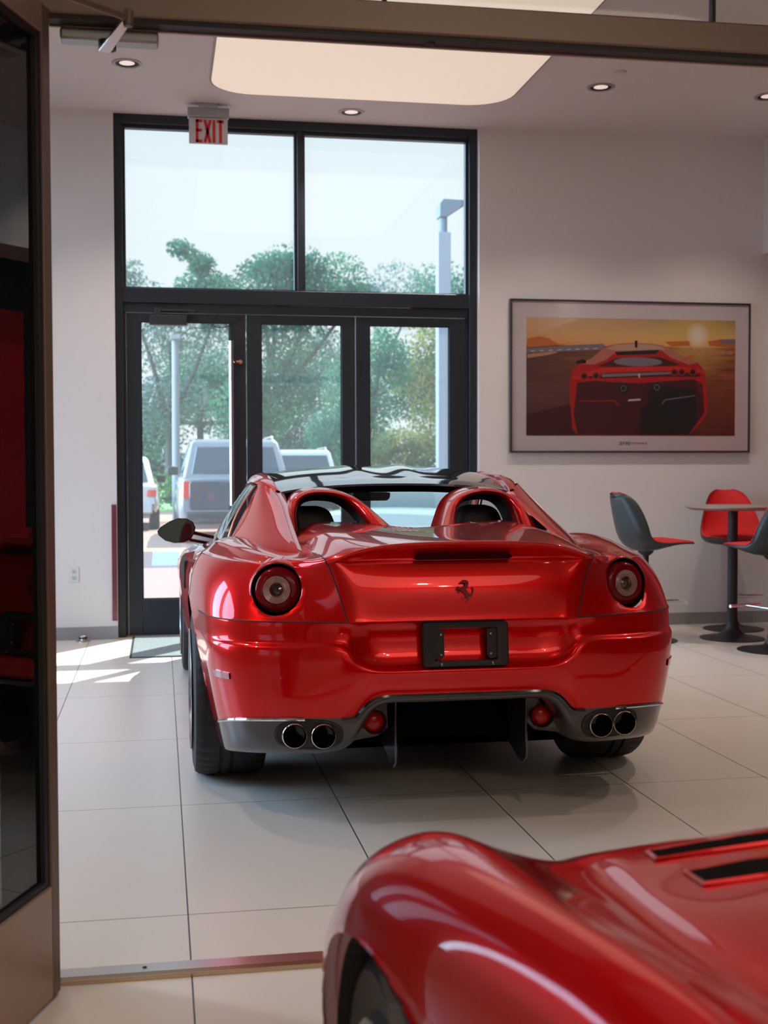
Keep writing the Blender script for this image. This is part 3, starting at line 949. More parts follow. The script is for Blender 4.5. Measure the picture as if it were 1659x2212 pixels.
COLS = [
 # r0            r1             r2            r3             r4             r5            r5b            r6            r7            r8            r9             r9b            r10           r11          r12
 [(0,.40,.40),(0,.035,.435),(0,.0,.474),(0,-.015,.53),(0,-.02,.567),(0,.03,.588),(0,.045,.722),(0,.0,.738),(0,.011,.85),(0,.044,.948),(0,-.016,1.018),(0,.002,1.027),(0,.07,1.03),(0,.40,1.033),(0,.95,1.035)],
 [(.19,.40,.40),(.19,.035,.433),(.20,.0,.473),(.20,-.015,.53),(.20,-.02,.567),(.195,.03,.588),(.19,.045,.722),(.19,.0,.738),(.195,.011,.85),(.20,.044,.948),(.205,-.014,1.014),(.205,.004,1.023),(.205,.072,1.027),(.205,.40,1.04),(.20,1.0,1.055)],
 [(.29,.40,.40),(.318,.035,.425),(.338,.002,.466),(.335,-.013,.53),(.33,-.018,.568),(.32,.03,.59),(.31,.045,.722),(.30,.0,.738),(.315,.013,.85),(.335,.045,.948),(.34,-.010,1.002),(.34,.008,1.011),(.35,.075,1.018),(.37,.4,1.042),(.38,1.05,1.062)],
 [(.36,.35,.30),(.385,.04,.33),(.397,.004,.405),(.40,-.012,.52),(.405,-.014,.60),(.40,.018,.622),(.375,.035,.722),(.365,.0,.738),(.385,.018,.85),(.42,.047,.946),(.43,.006,.978),(.43,.022,.987),(.44,.08,.997),(.46,.4,1.030),(.47,1.1,1.045)],
 [(.44,.25,.262),(.45,.045,.268),(.455,.006,.40),(.46,-.010,.52),(.455,-.012,.64),(.45,.012,.662),(.44,.014,.722),(.43,.004,.738),(.462,.036,.85),(.495,.05,.94),(.505,.045,.955),(.507,.06,.963),(.512,.10,.970),(.52,.4,.978),(.545,1.1,.985)],
 [(.58,.25,.25),(.58,.075,.258),(.585,.03,.398),(.59,.02,.52),(.59,.02,.64),(.585,.045,.662),(.585,.05,.72),(.58,.055,.738),(.585,.115,.85),(.59,.145,.92),(.595,.165,.942),(.597,.18,.948),(.60,.22,.954),(.60,.45,.960),(.60,1.1,.962)],
 [(.71,.30,.245),(.72,.14,.25),(.73,.085,.392),(.74,.075,.52),(.745,.075,.64),(.735,.10,.66),(.735,.105,.72),(.735,.11,.738),(.738,.192,.85),(.726,.24,.93),(.71,.30,.958),(.705,.33,.966),(.69,.40,.972),(.66,.6,.966),(.63,1.15,.960)],
 [(.80,.36,.235),(.815,.24,.238),(.835,.185,.375),(.855,.17,.52),(.862,.17,.64),(.855,.19,.66),(.855,.195,.72),(.855,.2,.738),(.846,.285,.85),(.818,.365,.93),(.775,.47,.966),(.765,.50,.974),(.74,.55,.985),(.69,.75,.980),(.645,1.2,.960)],
 [(.84,.42,.22),(.855,.36,.222),(.88,.33,.34),(.91,.31,.52),(.92,.31,.64),(.917,.32,.66),(.917,.325,.72),(.918,.33,.738),(.908,.42,.85),(.872,.51,.93),(.815,.62,.97),(.805,.64,.978),(.77,.70,.990),(.71,.85,.988),(.66,1.25,.960)],
 [(.85,.50,.21),(.86,.50,.212),(.885,.49,.31),(.922,.48,.50),(.935,.48,.63),(.937,.485,.66),(.94,.49,.72),(.942,.495,.738),(.938,.58,.85),(.905,.665,.93),(.84,.77,.972),(.83,.785,.980),(.79,.84,.996),(.72,.97,.994),(.675,1.30,.960)],
 [(.85,.93,.2),(.88,.93,.21),(.92,.93,.3),(.965,.9,.5),(.98,.9,.63),(.982,.9,.66),(.98,.9,.72),(.978,.9,.738),(.962,.92,.86),(.925,.95,.93),(.865,1.0,.972),(.855,1.01,.980),(.81,1.04,.994),(.755,1.12,.990),(.70,1.34,.960)],
 [(.86,1.35,.18),(.89,1.35,.2),(.92,1.35,.3),(.945,1.33,.5),(.955,1.33,.63),(.957,1.33,.66),(.955,1.33,.72),(.953,1.33,.738),(.93,1.33,.85),(.895,1.33,.915),(.86,1.33,.945),(.85,1.33,.952),(.82,1.33,.962),(.78,1.34,.965),(.735,1.38,.962)],
 [(.87,1.9,.17),(.90,1.9,.19),(.915,1.9,.3),(.925,1.9,.5),(.93,1.9,.63),(.932,1.9,.66),(.93,1.9,.72),(.928,1.9,.738),(.905,1.9,.83),(.885,1.9,.875),(.865,1.9,.898),(.858,1.9,.903),(.845,1.9,.910),(.825,1.9,.914),(.80,1.9,.914)],
 [(.87,2.6,.17),(.90,2.6,.19),(.915,2.6,.3),(.925,2.6,.5),(.932,2.6,.62),(.934,2.6,.65),(.934,2.6,.70),(.932,2.6,.72),(.915,2.6,.79),(.90,2.6,.835),(.88,2.6,.858),(.872,2.6,.864),(.855,2.6,.873),(.83,2.6,.882),(.79,2.6,.888)],
 [(.87,3.05,.17),(.90,3.05,.19),(.93,3.05,.3),(.955,3.05,.48),(.965,3.05,.60),(.967,3.05,.63),(.967,3.05,.68),(.966,3.05,.70),(.955,3.05,.755),(.94,3.05,.79),(.91,3.05,.82),(.90,3.05,.827),(.87,3.05,.838),(.80,3.05,.85),(.70,3.0,.875)],
 [(.87,3.6,.17),(.90,3.6,.19),(.94,3.6,.3),(.975,3.6,.48),(.985,3.6,.59),(.987,3.6,.62),(.986,3.6,.67),(.984,3.6,.69),(.97,3.6,.74),(.945,3.6,.775),(.91,3.6,.795),(.90,3.6,.80),(.86,3.6,.808),(.75,3.6,.80),(.50,3.5,.82)],
 [(.80,4.1,.17),(.84,4.1,.19),(.89,4.1,.28),(.93,4.1,.42),(.93,4.1,.53),(.928,4.1,.56),(.925,4.1,.61),(.92,4.1,.63),(.90,4.1,.67),(.87,4.1,.695),(.83,4.1,.71),(.82,4.1,.714),(.78,4.08,.72),(.66,4.0,.72),(.40,3.9,.75)],
 [(.55,4.40,.17),(.60,4.44,.19),(.63,4.48,.26),(.66,4.5,.38),(.66,4.48,.47),(.66,4.47,.49),(.66,4.45,.53),(.66,4.44,.55),(.64,4.38,.59),(.62,4.34,.61),(.59,4.3,.625),(.58,4.29,.63),(.55,4.26,.64),(.46,4.18,.66),(.30,4.0,.70)],
 [(0,4.50,.17),(0,4.55,.19),(0,4.62,.25),(0,4.66,.36),(0,4.64,.45),(0,4.63,.47),(0,4.60,.51),(0,4.58,.53),(0,4.5,.57),(0,4.46,.59),(0,4.42,.605),(0,4.41,.61),(0,4.38,.62),(0,4.25,.65),(0,4.05,.70)],
]
H = np.array(COLS, float)
_r6b = H[:, 7] + .14 * (H[:, 8] - H[:, 7])
_r8b = H[:, 9] + .28 * (H[:, 10] - H[:, 9])
_r8b[:4, 1] = H[:4, 9, 1] + .003
H = np.concatenate([H[:, :8], _r6b[:, None], H[:, 8:10], _r8b[:, None], H[:, 10:]], 1)
NC = len(COLS) - 1            # 18
Lh = H[1:][::-1].copy(); Lh[..., 0] *= -1
FULL = np.concatenate([Lh, H])          # from front centre round the left side, the tail, the right side
NU, NV = 8, 6
G = bpatch(FULL, NU, NV, 2)
nu_, nv_ = G.shape[:2]
MID = NC * NU                            # column at u = 0 (tail)
WH = [(.92, .36, .400), (3.67, .345, .385)]
LAMP_C, LAMP_R, LAMP_T = (.668, .168, .845), .095, math.radians(15)
ln = Vector((math.sin(LAMP_T), -math.cos(LAMP_T), .10)).normalized()
lax = Vector((math.cos(LAMP_T), math.sin(LAMP_T), 0)).normalized()
laz = lax.cross(ln)
if laz.z < 0: laz = -laz

dead = np.zeros((nu_, nv_), bool)
P = G.copy()
for (vc, zc, R_) in WH:
    for i in range(nu_):
        for j in range(nv_):
            x, y, z = G[i, j]
            if abs(x) < .60 or z > .80 or abs(y - vc) > R_: continue
            dy, dz = y - vc, z - zc
            if dz < 0:
                if abs(dy) < R_:
                    dead[i, j] = True
                    P[i, j, 1] = vc + math.copysign(R_, dy)
            else:
                d_ = math.hypot(dy, dz)
                if d_ < R_:
                    dead[i, j] = True
                    P[i, j, 1] = vc + dy / d_ * R_; P[i, j, 2] = zc + dz / d_ * R_
lampd = np.zeros((nu_, nv_), bool)
for sgn in (1, -1):
    c = Vector(LAMP_C)
    for i in range(nu_):
        for j in range(nv_):
            x, y, z = G[i, j]
            if x * sgn < .4 or y > .6 or z < .70: continue
            q = Vector((x * sgn, y, z)) - c
            a_, b_ = q.dot(lax), q.dot(laz)
            d_ = math.hypot(a_, b_)
            if d_ < LAMP_R and abs(q.dot(ln)) < .25:
                lampd[i, j] = True
                if d_ > 1e-4:
                    k_ = LAMP_R / d_ - 1
                    dlt = lax * a_ * k_ + laz * b_ * k_
                    P[i, j] += np.array([dlt.x * sgn, dlt.y, dlt.z])
DEAD = dead | lampd
# smooth the surface depth where boundary points slid sideways: take depth from the neighbouring surface
cols = lambda a: (MID - a * NU, MID + a * NU)


def region(name, mat, test, hole=True, label=None):
    mb = MB()
    used = {}
    for i in range(nu_ - 1):
        for j in range(nv_ - 1):
            if not test(i, j): continue
            q = ((i, j), (i + 1, j), (i + 1, j + 1), (i, j + 1))
            if all(dead[a] for a in q) or all(lampd[a] for a in q): continue
            idx_ = []
            for a in q:
                if a not in used:
                    used[a] = len(mb.v)
                    mb.v.append(tuple(P[a]))
                idx_.append(used[a])
            mb.f.append(tuple(idx_))
    o = mb.build(name, mat, car, smooth=True, angle=180, label=label)
    return o


rear = lambda i, a: MID - a * NU <= i < MID + a * NU
RV = lambda r: r * NV
isval = lambda i, j: rear(i, 9) and j < RV(2)
isbump = lambda i, j: rear(i, 9) and RV(2) <= j < RV(7)
istrunk = lambda i, j: rear(i, 4) and j >= RV(7)
region('rear_bumper', RED, isbump)
region('trunk_lid', RED, istrunk)
region('lower_valance', VALANCE, isval)
region('body_shell', RED, lambda i, j: not (isval(i, j) or isbump(i, j) or istrunk(i, j)))
# bonnet closing the nose between the two inner edges
edge = G[:, -1]
k0, k1 = 0, 4 * NU + 2
bon = []
for k in range(k0, k1):
    l_, r_ = edge[k], edge[nu_ - 1 - k]
    bon.append([l_ + (r_ - l_) * s_ + np.array([0, 0, .035 * math.sin(PI * s_) * min(1, k / 12)]) for s_ in np.linspace(0, 1, 13)])
MB().grid(bon).build('bonnet', RED, car, smooth=True)


# panel gaps as thin dark lines lying in the surface
def seam(mb, pts, r=.0028):
    mb.tube([tuple(p) for p in pts], r, 6)


for s_ in (-1, 1):
    sm = MB(); seam(sm, [G[MID + s_ * k_, RV(7)] for k_ in range(4 * NU, 9 * NU + 1, 2)]); sm.build('bumper_gap', BLACK, car, smooth=True)
    sm = MB(); seam(sm, [G[MID + s_ * 4 * NU, j] for j in range(RV(7), nv_ - 10)]); sm.build('lid_gap', BLACK, car, smooth=True)
    # chrome edge between the bumper and the valance
    ce = MB(); seam(ce, [G[MID + s_ * k_, RV(2)] + np.array([0, -.003, -.004]) for k_ in range(5 * NU, 9 * NU + 1, 2)], .0065); ce.build('bright_edge', CHROME, car, smooth=True)
tr = MB()
seam(tr, [G[i, RV(2)] + np.array([0, -.004, -.006]) for i in range(MID - 4 * NU, MID + 4 * NU + 1, 2)], .009)
tr.build('diffuser_arch', BLACKG, car, smooth=True)

_S = G[MID - 9 * NU:MID + 9 * NU + 1, :RV(9)].reshape(-1, 3)


def surf_v(u, z):
    d = (_S[:, 0] - u) ** 2 + (_S[:, 2] - z) ** 2
    k = np.argsort(d)[:5]
    w = 1 / (d[k] + 1e-6)
    return float((_S[k, 1] * w).sum() / w.sum())


# round tail lamps
for s_ in (-1, 1):
    c = Vector(LAMP_C)

    def lf(r, h, t, s_=s_, c=c):
        p_ = c + lax * (r * math.cos(t)) + laz * (r * math.sin(t)) + ln * h
        return (p_.x * s_, p_.y, p_.z)

    def disc(prof, n=48):
        m_ = MB()
        m_.grid([[lf(r, h, 2 * PI * k / n) for (r, h) in prof] for k in range(n)], closed_u=True)
        return m_
    hs = disc([(.0975, -.10), (.099, .006), (.097, .010), (.095, .004), (.094, -.03), (.092, -.09), (.0, -.09)]).build('tail_lamp', BLACK, car, smooth=True, angle=60)
    disc([(.0985, -.02), (.0985, .003), (.1005, .0045), (.104, .001), (.114, -.030), (.126, -.075)]).build('lamp_surround', RED, hs, smooth=True, angle=60)
    disc([(.0855, -.06), (.0855, .0), (.0835, .008), (.078, .014), (.068, .019), (.054, .0215), (.052, .018)]).build('red_lens', LENS, hs, smooth=True, angle=60)
    disc([(.052, .018), (.051, .0225), (.047, .0215), (.045, .0225), (.041, .0215), (.039, .0225), (.035, .0215), (.032, .0225), (.028, .0215), (.027, .024), (.025, .022)]).build('reflector_ring', LENSC, hs, smooth=True, angle=20, label='pale ribbed reflector ring')
    disc([(.0255, .020), (.018, .012), (.008, .016), (.0, .010)]).build('lamp_bulb', pmat('dull bulb', (.10, .055, .05), .15, .4, .6) if 'dull bulb' not in MATS else MATS['dull bulb'], hs, smooth=True, angle=20)
# number plate holder
t_ = MB()
pw, ph = .318, .160
oz = .652
f = MB()
tilt = .10


def pf(x, y, z):
    return (x, -.022 + y + (z) * tilt, oz + z)


f.prism(rounded(pw, ph, .012), .02, pf)
ring_o, ring_i = rounded(pw, ph, .012, 4), rounded(.235, .118, .006, 4, 0, .0)
m_ = MB()
rows = []
for (o_, y0) in ((ring_o, .045), (ring_o, .006), (rounded(pw - .012, ph - .012, .010, 4), .0), (ring_i, .004), (ring_i, .018)):
    rows.append([pf(x, y0, z) for (x, z) in o_])
m_.grid(rows, closed_v=True)
ph_o = m_.build('plate_holder', BLACK, car, smooth=True, angle=30)
for s_ in (-1, 1):
    b_ = MB().prism([(s_ * .118, .062), (s_ * .080, .050), (s_ * .080, -.040), (s_ * .092, -.055), (s_ * .118, -.050)], .004, lambda x, y, z: pf(x, y + .012, z)).build('side_bracket', BLACK, ph_o)
    for zz in (.036, -.036):
        MB().lathe([(0, -.004), (.0035, -.004), (.005, 0)], 12, pf(s_ * .093, .011, zz), 'Y').build('screw', SCREW, b_, smooth=True)
for s_ in (-1, 1):
    MB().lathe([(0, -.010), (.006, -.008), (.009, 0), (.009, .01)], 12, pf(s_ * .095, -.002, -.069), 'Y').build('plate_clip', pmat('smoked clip', (.08, .07, .07), .15, .3, 1) if 'smoked clip' not in MATS else MATS['smoked clip'], ph_o, smooth=True)

# high-level stop lamp slot in the spoiler face
MB().prism(rounded(.362, .017, .008), .02, lambda x, y, z: (x, .018 + y - z, .966 + z)).build('stop_lamp', pmat('dark stop lamp', (.03, .0006, .002), .5, 0, 0, .1), car, smooth=True, angle=40)
# prancing horse badge, outline in the badge's own plane (1 unit = 1 mm / 25)
HX = [
 [(530,520),(620,450),(690,390),(700,350),(740,370),(830,385),(950,385),(1040,450),(1070,580),(1050,720),(1040,860),(960,890),(880,860),(850,780),(800,760),(840,650),(850,560),(800,540),(740,575),(640,555),(560,565)],
 [(800,740),(880,860),(900,930),(960,1000),(1020,1090),(1040,1150),(1000,1250),(960,1330),(900,1330),(840,1270),(800,1200),(720,1150),(640,1070),(540,1010),(430,960),(400,930),(410,880),(520,890),(620,910),(560,850),(600,820),(680,800)],
 [(400,880),(420,760),(470,780),(560,850),(600,900),(520,900)],[(400,890),(420,950),(370,1010),(310,1040),(310,960),(340,850),(370,770),(400,780)],[(410,1010),(460,1060),(520,1170),(510,1200),(450,1160),(400,1080)],
 [(1000,1170),(1090,1180),(1200,1210),(1310,1240),(1330,1330),(1270,1410),(1180,1390),(1120,1450),(1050,1490),(980,1450),(940,1330)],[(830,1230),(930,1330),(1000,1440),(960,1480),(880,1420),(850,1330)],
 [(1030,1450),(960,1540),(840,1530),(640,1545),(590,1500),(740,1475),(950,1440)],[(980,1470),(1080,1480),(1100,1590),(1000,1690),(950,1790),(890,1800),(880,1720),(960,1670),(1050,1560)],
 [(1220,1230),(1280,1190),(1330,1110),(1340,1000),(1300,900),(1260,800),(1300,790),(1330,860),(1390,880),(1380,960),(1390,1080),(1380,1180),(1330,1270),(1260,1290)]]
hb = MB()
msc = .086 / 1440.0
for pl_ in HX:
    hb.prism([((x - 850) * msc, (1080 - y) * msc) for (x, y) in pl_], .006, lambda x, y, z: (x, surf_v(x, .842 + z) - .007 + y, .842 + z))
hb.build('horse_badge', pmat('red badge', (.20, .001, .002), .35, .3, .6), car, bevel=.0008, label='raised prancing horse badge')

# exhausts
for s_ in (-1, 1):
    mb = MB()
    ov = [(.57 + .122 * math.copysign(abs(math.cos(t)) ** .75, math.cos(t)), .331 + .058 * math.copysign(abs(math.sin(t)) ** .8, math.sin(t))) for t in np.linspace(0, 2 * PI, 48, endpoint=False)]
    oi = [(.57 + (x - .57) * .93, .331 + (z - .331) * .88) for (x, z) in ov]
    sv = lambda x, z: surf_v(x, z)
    mb.grid([[(x * s_, sv(x, z) + .01, z) for (x, z) in ov], [(x * s_, sv(x, z) - .004, z) for (x, z) in ov], [(x * s_, sv(x, z) - .006, z) for (x, z) in oi]], closed_v=True)
    k_ = [[((.57 + (x - .57) * q) * s_, sv(.57 + (x - .57) * q, .331 + (z - .331) * q) - .004, .331 + (z - .331) * q) for (x, z) in oi] for q in (1, .8, .6, .4, .2, .02)]
    mb.grid(k_, closed_v=True)
    ex = mb.build('exhaust_surround', BLACK, car, smooth=True, angle=40)
    for xc in (.521, .622):
        yc = sv(xc, .332)
        pp = MB().lathe([(.038, -.006), (.040, -.026), (.042, -.030), (.045, -.028), (.046, -.020), (.045, .03)], 40, (xc * s_, yc, .332), 'Y').build('exhaust_tip', pmat('polished tip', (.62, .55, .50), .12, 1) if 'polished tip' not in MATS else MATS['polished tip'], ex, smooth=True, angle=50)
        MB().lathe([(.0385, -.022), (.036, -.012), (.0, -.008)], 32, (xc * s_, yc, .332), 'Y').build('bore', pmat('exhaust soot', (.003, .003, .003), .9, 0, 0, 0) if 'exhaust soot' not in MATS else MATS['exhaust soot'], pp, smooth=True)
# diffuser: dark ceiling, fins, fog lamps
MB().box(-.40, .40, .30, .34, .255, .44).box(-.62, .62, .34, .75, .24, .29).box(-.62, .62, .75, 4.3, .115, .29).build('undertray', UNDERBLK, car)
for s_ in (-1, 1):
    fp = [(.05, .44), (.055, .32), (.04, .25), (.05, .21), (.09, .185), (.15, .185), (.24, .21), (.50, .25), (.50, .44)]
    m_ = MB().prism([(y, z) for (y, z) in fp], .008, lambda a, b, z, s_=s_: (s_ * .248 + b - .004, a, z))
    m_.build('diffuser_fin', VALANCE, car, bevel=.003)
    sh = MB()
    sh.prism([(s_ * .265, .43), (s_ * .38, .43), (s_ * .395, .33), (s_ * .40, .285), (s_ * .30, .30), (s_ * .262, .33)], .06, lambda x, y, z: (x, .115 + y, z))
    fs = sh.build('fog_lamp_housing', VALANCE, car, bevel=.006)
    MB().lathe([(.047, .03), (.047, -.016), (.043, -.020), (.039, -.012), (.039, .0)], 32, (s_ * .321, .108, .356), 'Y').build('bezel', BLACKG, fs, smooth=True)
    MB().lathe([(0, -.020), (.015, -.019), (.028, -.013), (.0375, -.002), (.0375, .01)], 32, (s_ * .321, .108, .356), 'Y').build('red_fog_lens', FOGRED, fs, smooth=True)
# side marker, parking sensors
for s_ in (-1, 1):
    for (x, z) in ((.66, .535),):
        MB().lathe([(0, -.003), (.011, -.003), (.0125, 0), (.0125, .012)], 20, (x * s_, surf_v(x, z) - .001, z), 'Y').build('parking_sensor', RED, car, smooth=True)
    sub_ = P[[MID + s_ * k_ for k_ in range(55, 62)]][:, RV(3):RV(3) + 2]
    nr_ = np.cross(np.gradient(sub_, axis=0), sub_[:, 1:2] - sub_[:, 0:1])
    nr_ /= np.linalg.norm(nr_, axis=2, keepdims=True)
    nr_ *= np.sign(nr_[..., 0:1] * s_)
    q = [sub_[:, 0] - nr_[:, 0] * .004, sub_[:, 0] + nr_[:, 0] * .005, sub_[:, 1] + nr_[:, 1] * .005, sub_[:, 1] - nr_[:, 1] * .004]
    MB().grid(np.array(q)).build('side_marker', pmat('clear marker', (.45, .22, .22), .08, .6, 1) if 'clear marker' not in MATS else MATS['clear marker'], car, smooth=True, angle=30)

# wheels
def wheel(name, xo, y, r, w, s_):
    """xo: outer face, s_: side"""
    t = MB()
    n = 90
    rows = []
    prof0 = [(.70, 0), (.74, .012), (.86, .004), (.955, .012), (.985, .028), (.997, .05), (1.0, .085), (1.0, .105), (.975, .107), (.975, .117), (1, .119)]
    hw = w
    pr_ = [(a, b) for (a, b) in prof0]
    for g_ in (.155, .195):
        pr_ += [(1, g_ - .007), (.975, g_ - .005), (.975, g_ + .005), (1, g_ + .007)]
    sc = hw / .305
    pr_ = [(a, b * sc) for (a, b) in pr_]
    pr_ += [(a, hw - b * sc) for (a, b) in prof0[::-1]]
    for k in range(n * 2):
        t_ = 2 * PI * k / (n * 2)
        lug = (k % 4 == 0)
        row = []
        for (a, b) in pr_:
            rr_ = a * r
            if lug and a > .965 and (b < .10 * sc or b > hw - .10 * sc):
                rr_ -= .006
            row.append((s_ * (xo - b), y + rr_ * math.cos(t_ + b * .35), r + rr_ * math.sin(t_ + b * .35)))
        rows.append(row)
    t.grid(rows, closed_u=True)
    ty = t.build('wheel', RUBBER, car, smooth=True, angle=35)
    ri = r * .71
    rim = MB()
    rim.grid([[(s_ * (xo - h), y + a * math.cos(q), r + a * math.sin(q)) for (a, h) in ((ri, -.004), (ri * .985, -.006), (ri * .96, .01), (ri * .93, .06), (ri * .92, .22))] for q in np.linspace(0, 2 * PI, 64, endpoint=False)], closed_u=True)
    rm = rim.build('rim', SILVER, ty, smooth=True, angle=50)
    for k in range(5):
        for dd in (-.11, .11):
            a = 2 * PI * k / 5 + .3
            sp = MB()
            sec = []
            for (f_, hw_, dp) in ((.16, .024, .03), (.35, .019, .024), (.65, .016, .012), (.98, .021, .002)):
                rr_ = ri * f_
                ang = a + dd * (1.5 - f_ * .3)
                cx_, cz_ = rr_ * math.cos(ang), rr_ * math.sin(ang)
                tx, tz = -math.sin(ang), math.cos(ang)
                sec.append([(s_ * (xo - dp - h_), y + cx_ + tx * o_, r + cz_ + tz * o_) for (o_, h_) in ((-hw_, .012), (-hw_ * .6, 0), (hw_ * .6, 0), (hw_, .012), (hw_ * .7, .035), (-hw_ * .7, .035))])
            sp.grid(sec, closed_v=True)
            sp.build('spoke', SILVER, rm, smooth=True, angle=40)
    MB().lathe([(0, -.004), (.03, -.002), (.036, .01), (.036, .06)], 24, (s_ * (xo - .02), y, r), 'X').build('hub_cap', pmat('hub yellow', (.5, .36, .02), .3), rm, smooth=True) if s_ > 0 else MB().grid([[(s_ * (xo - .02 - h), y + a * math.cos(q), r + a * math.sin(q)) for (a, h) in ((0, -.004), (.03, -.002), (.036, .01), (.036, .06))] for q in np.linspace(0, 2 * PI, 24, endpoint=False)], closed_u=True).build('hub_cap', MATS.get('hub yellow') or pmat('hub yellow', (.5, .36, .02), .3), rm, smooth=True)
    # brake disc and liner
    MB().grid([[(s_ * (xo - h), y + a * math.cos(q), r + a * math.sin(q)) for (a, h) in ((.02, .12), (ri * .78, .12), (ri * .78, .15), (.02, .15))] for q in np.linspace(0, 2 * PI, 40, endpoint=False)], closed_u=True).build('brake_disc', GREYMET, rm, smooth=True, angle=30)
    return ty


for s_ in (-1, 1):
    wheel('rear', .968, .92, .36, .305, s_)
    wheel('front', .965, 3.67, .345, .245, s_)
    for (vc, zc, R_) in WH:
        m_ = MB()
        arc = [(vc + (R_ - .004) * math.cos(t), zc + (R_ - .004) * math.sin(t)) for t in np.linspace(-.45, PI + .45, 36)]
        m_.grid([[(s_ * x, y, max(z, .17)) for (y, z) in arc] for x in (.92, .60, .56)])
        m_.add([(s_ * .56, y, max(z, .17)) for (y, z) in arc], [tuple(range(36))])
        m_.build('arch_liner', BLACK, car)

# greenhouse -------------------------------------------------
def roofz(u, v):
    t = (v - 1.36) / .84
    zc = 1.216 + (.086) * (1 - (1 - min(1, max(0, t)) * 1.25) ** 2) if t < .8 else 1.302 - .02 * ((t - .8) / .2) ** 2
    a = abs(u) / .56
    f = min(1, max(0, (v - 1.45) / .25))
    return zc - .036 * a ** 2.4 - .006 * a ** 8 + f * (.007 * math.exp(-((abs(u) - .125) / .05) ** 2) - .004 * math.exp(-(u / .05) ** 2))


rows = []
for v in np.linspace(1.37, 2.22, 26):
    hw_ = .556 + .02 * min(1, (v - 1.37) / .3)
    rows.append([(u * hw_, v - .02 * (1 - abs(u) ** 2) * (1 if v < 1.5 else 0), roofz(u * hw_, v)) for u in np.linspace(-1, 1, 49)])
rt = np.array(rows)
m_ = MB().grid(rt)
low = rt[0] + np.array([0, .006, -.040]); low2 = rt[0] + np.array([0, .10, -.044])
m_.grid(np.stack([rt[0], rt[0] + np.array([0, -.008, -.010]), low, low2]))
m_.build('roof_panel', ROOFM, car, smooth=True, angle=30, merge=True)
# headlining
MB().grid(rt[2:] - np.array([0, 0, .03])).build('headlining', LEATHER, car, smooth=True)

# windscreen and pillars
ws_ = []
for k in range(10):
    t = k / 9
    hw_ = .556 + .20 * t ** 1.1
    ws_.append([(u * hw_, 2.22 + t * .80 - .16 * (abs(u) ** 2) * (.3 + .7 * t), 1.288 - .032 * (1 - t) * abs(u) ** 2.4 - t * .40 + .02 * math.sin(PI * t)) for u in np.linspace(-1, 1, 21)])
WS = np.array(ws_)
MB().grid(WS).build('windscreen', CARGLASS, car, smooth=True)
m_ = MB()
m_.grid(np.stack([WS[0] + np.array([0, -.02, .006]), WS[0] + np.array([0, .05, -.012]), WS[0] + np.array([0, .03, -.05]), WS[0] + np.array([0, -.03, -.03])]), closed_u=True)
m_.build('windscreen_header', BLACK, car, smooth=True)


def sidecurve(s_, pts, n=6):
    return spline([(s_ * x, y, z) for (x, y, z) in pts], n)


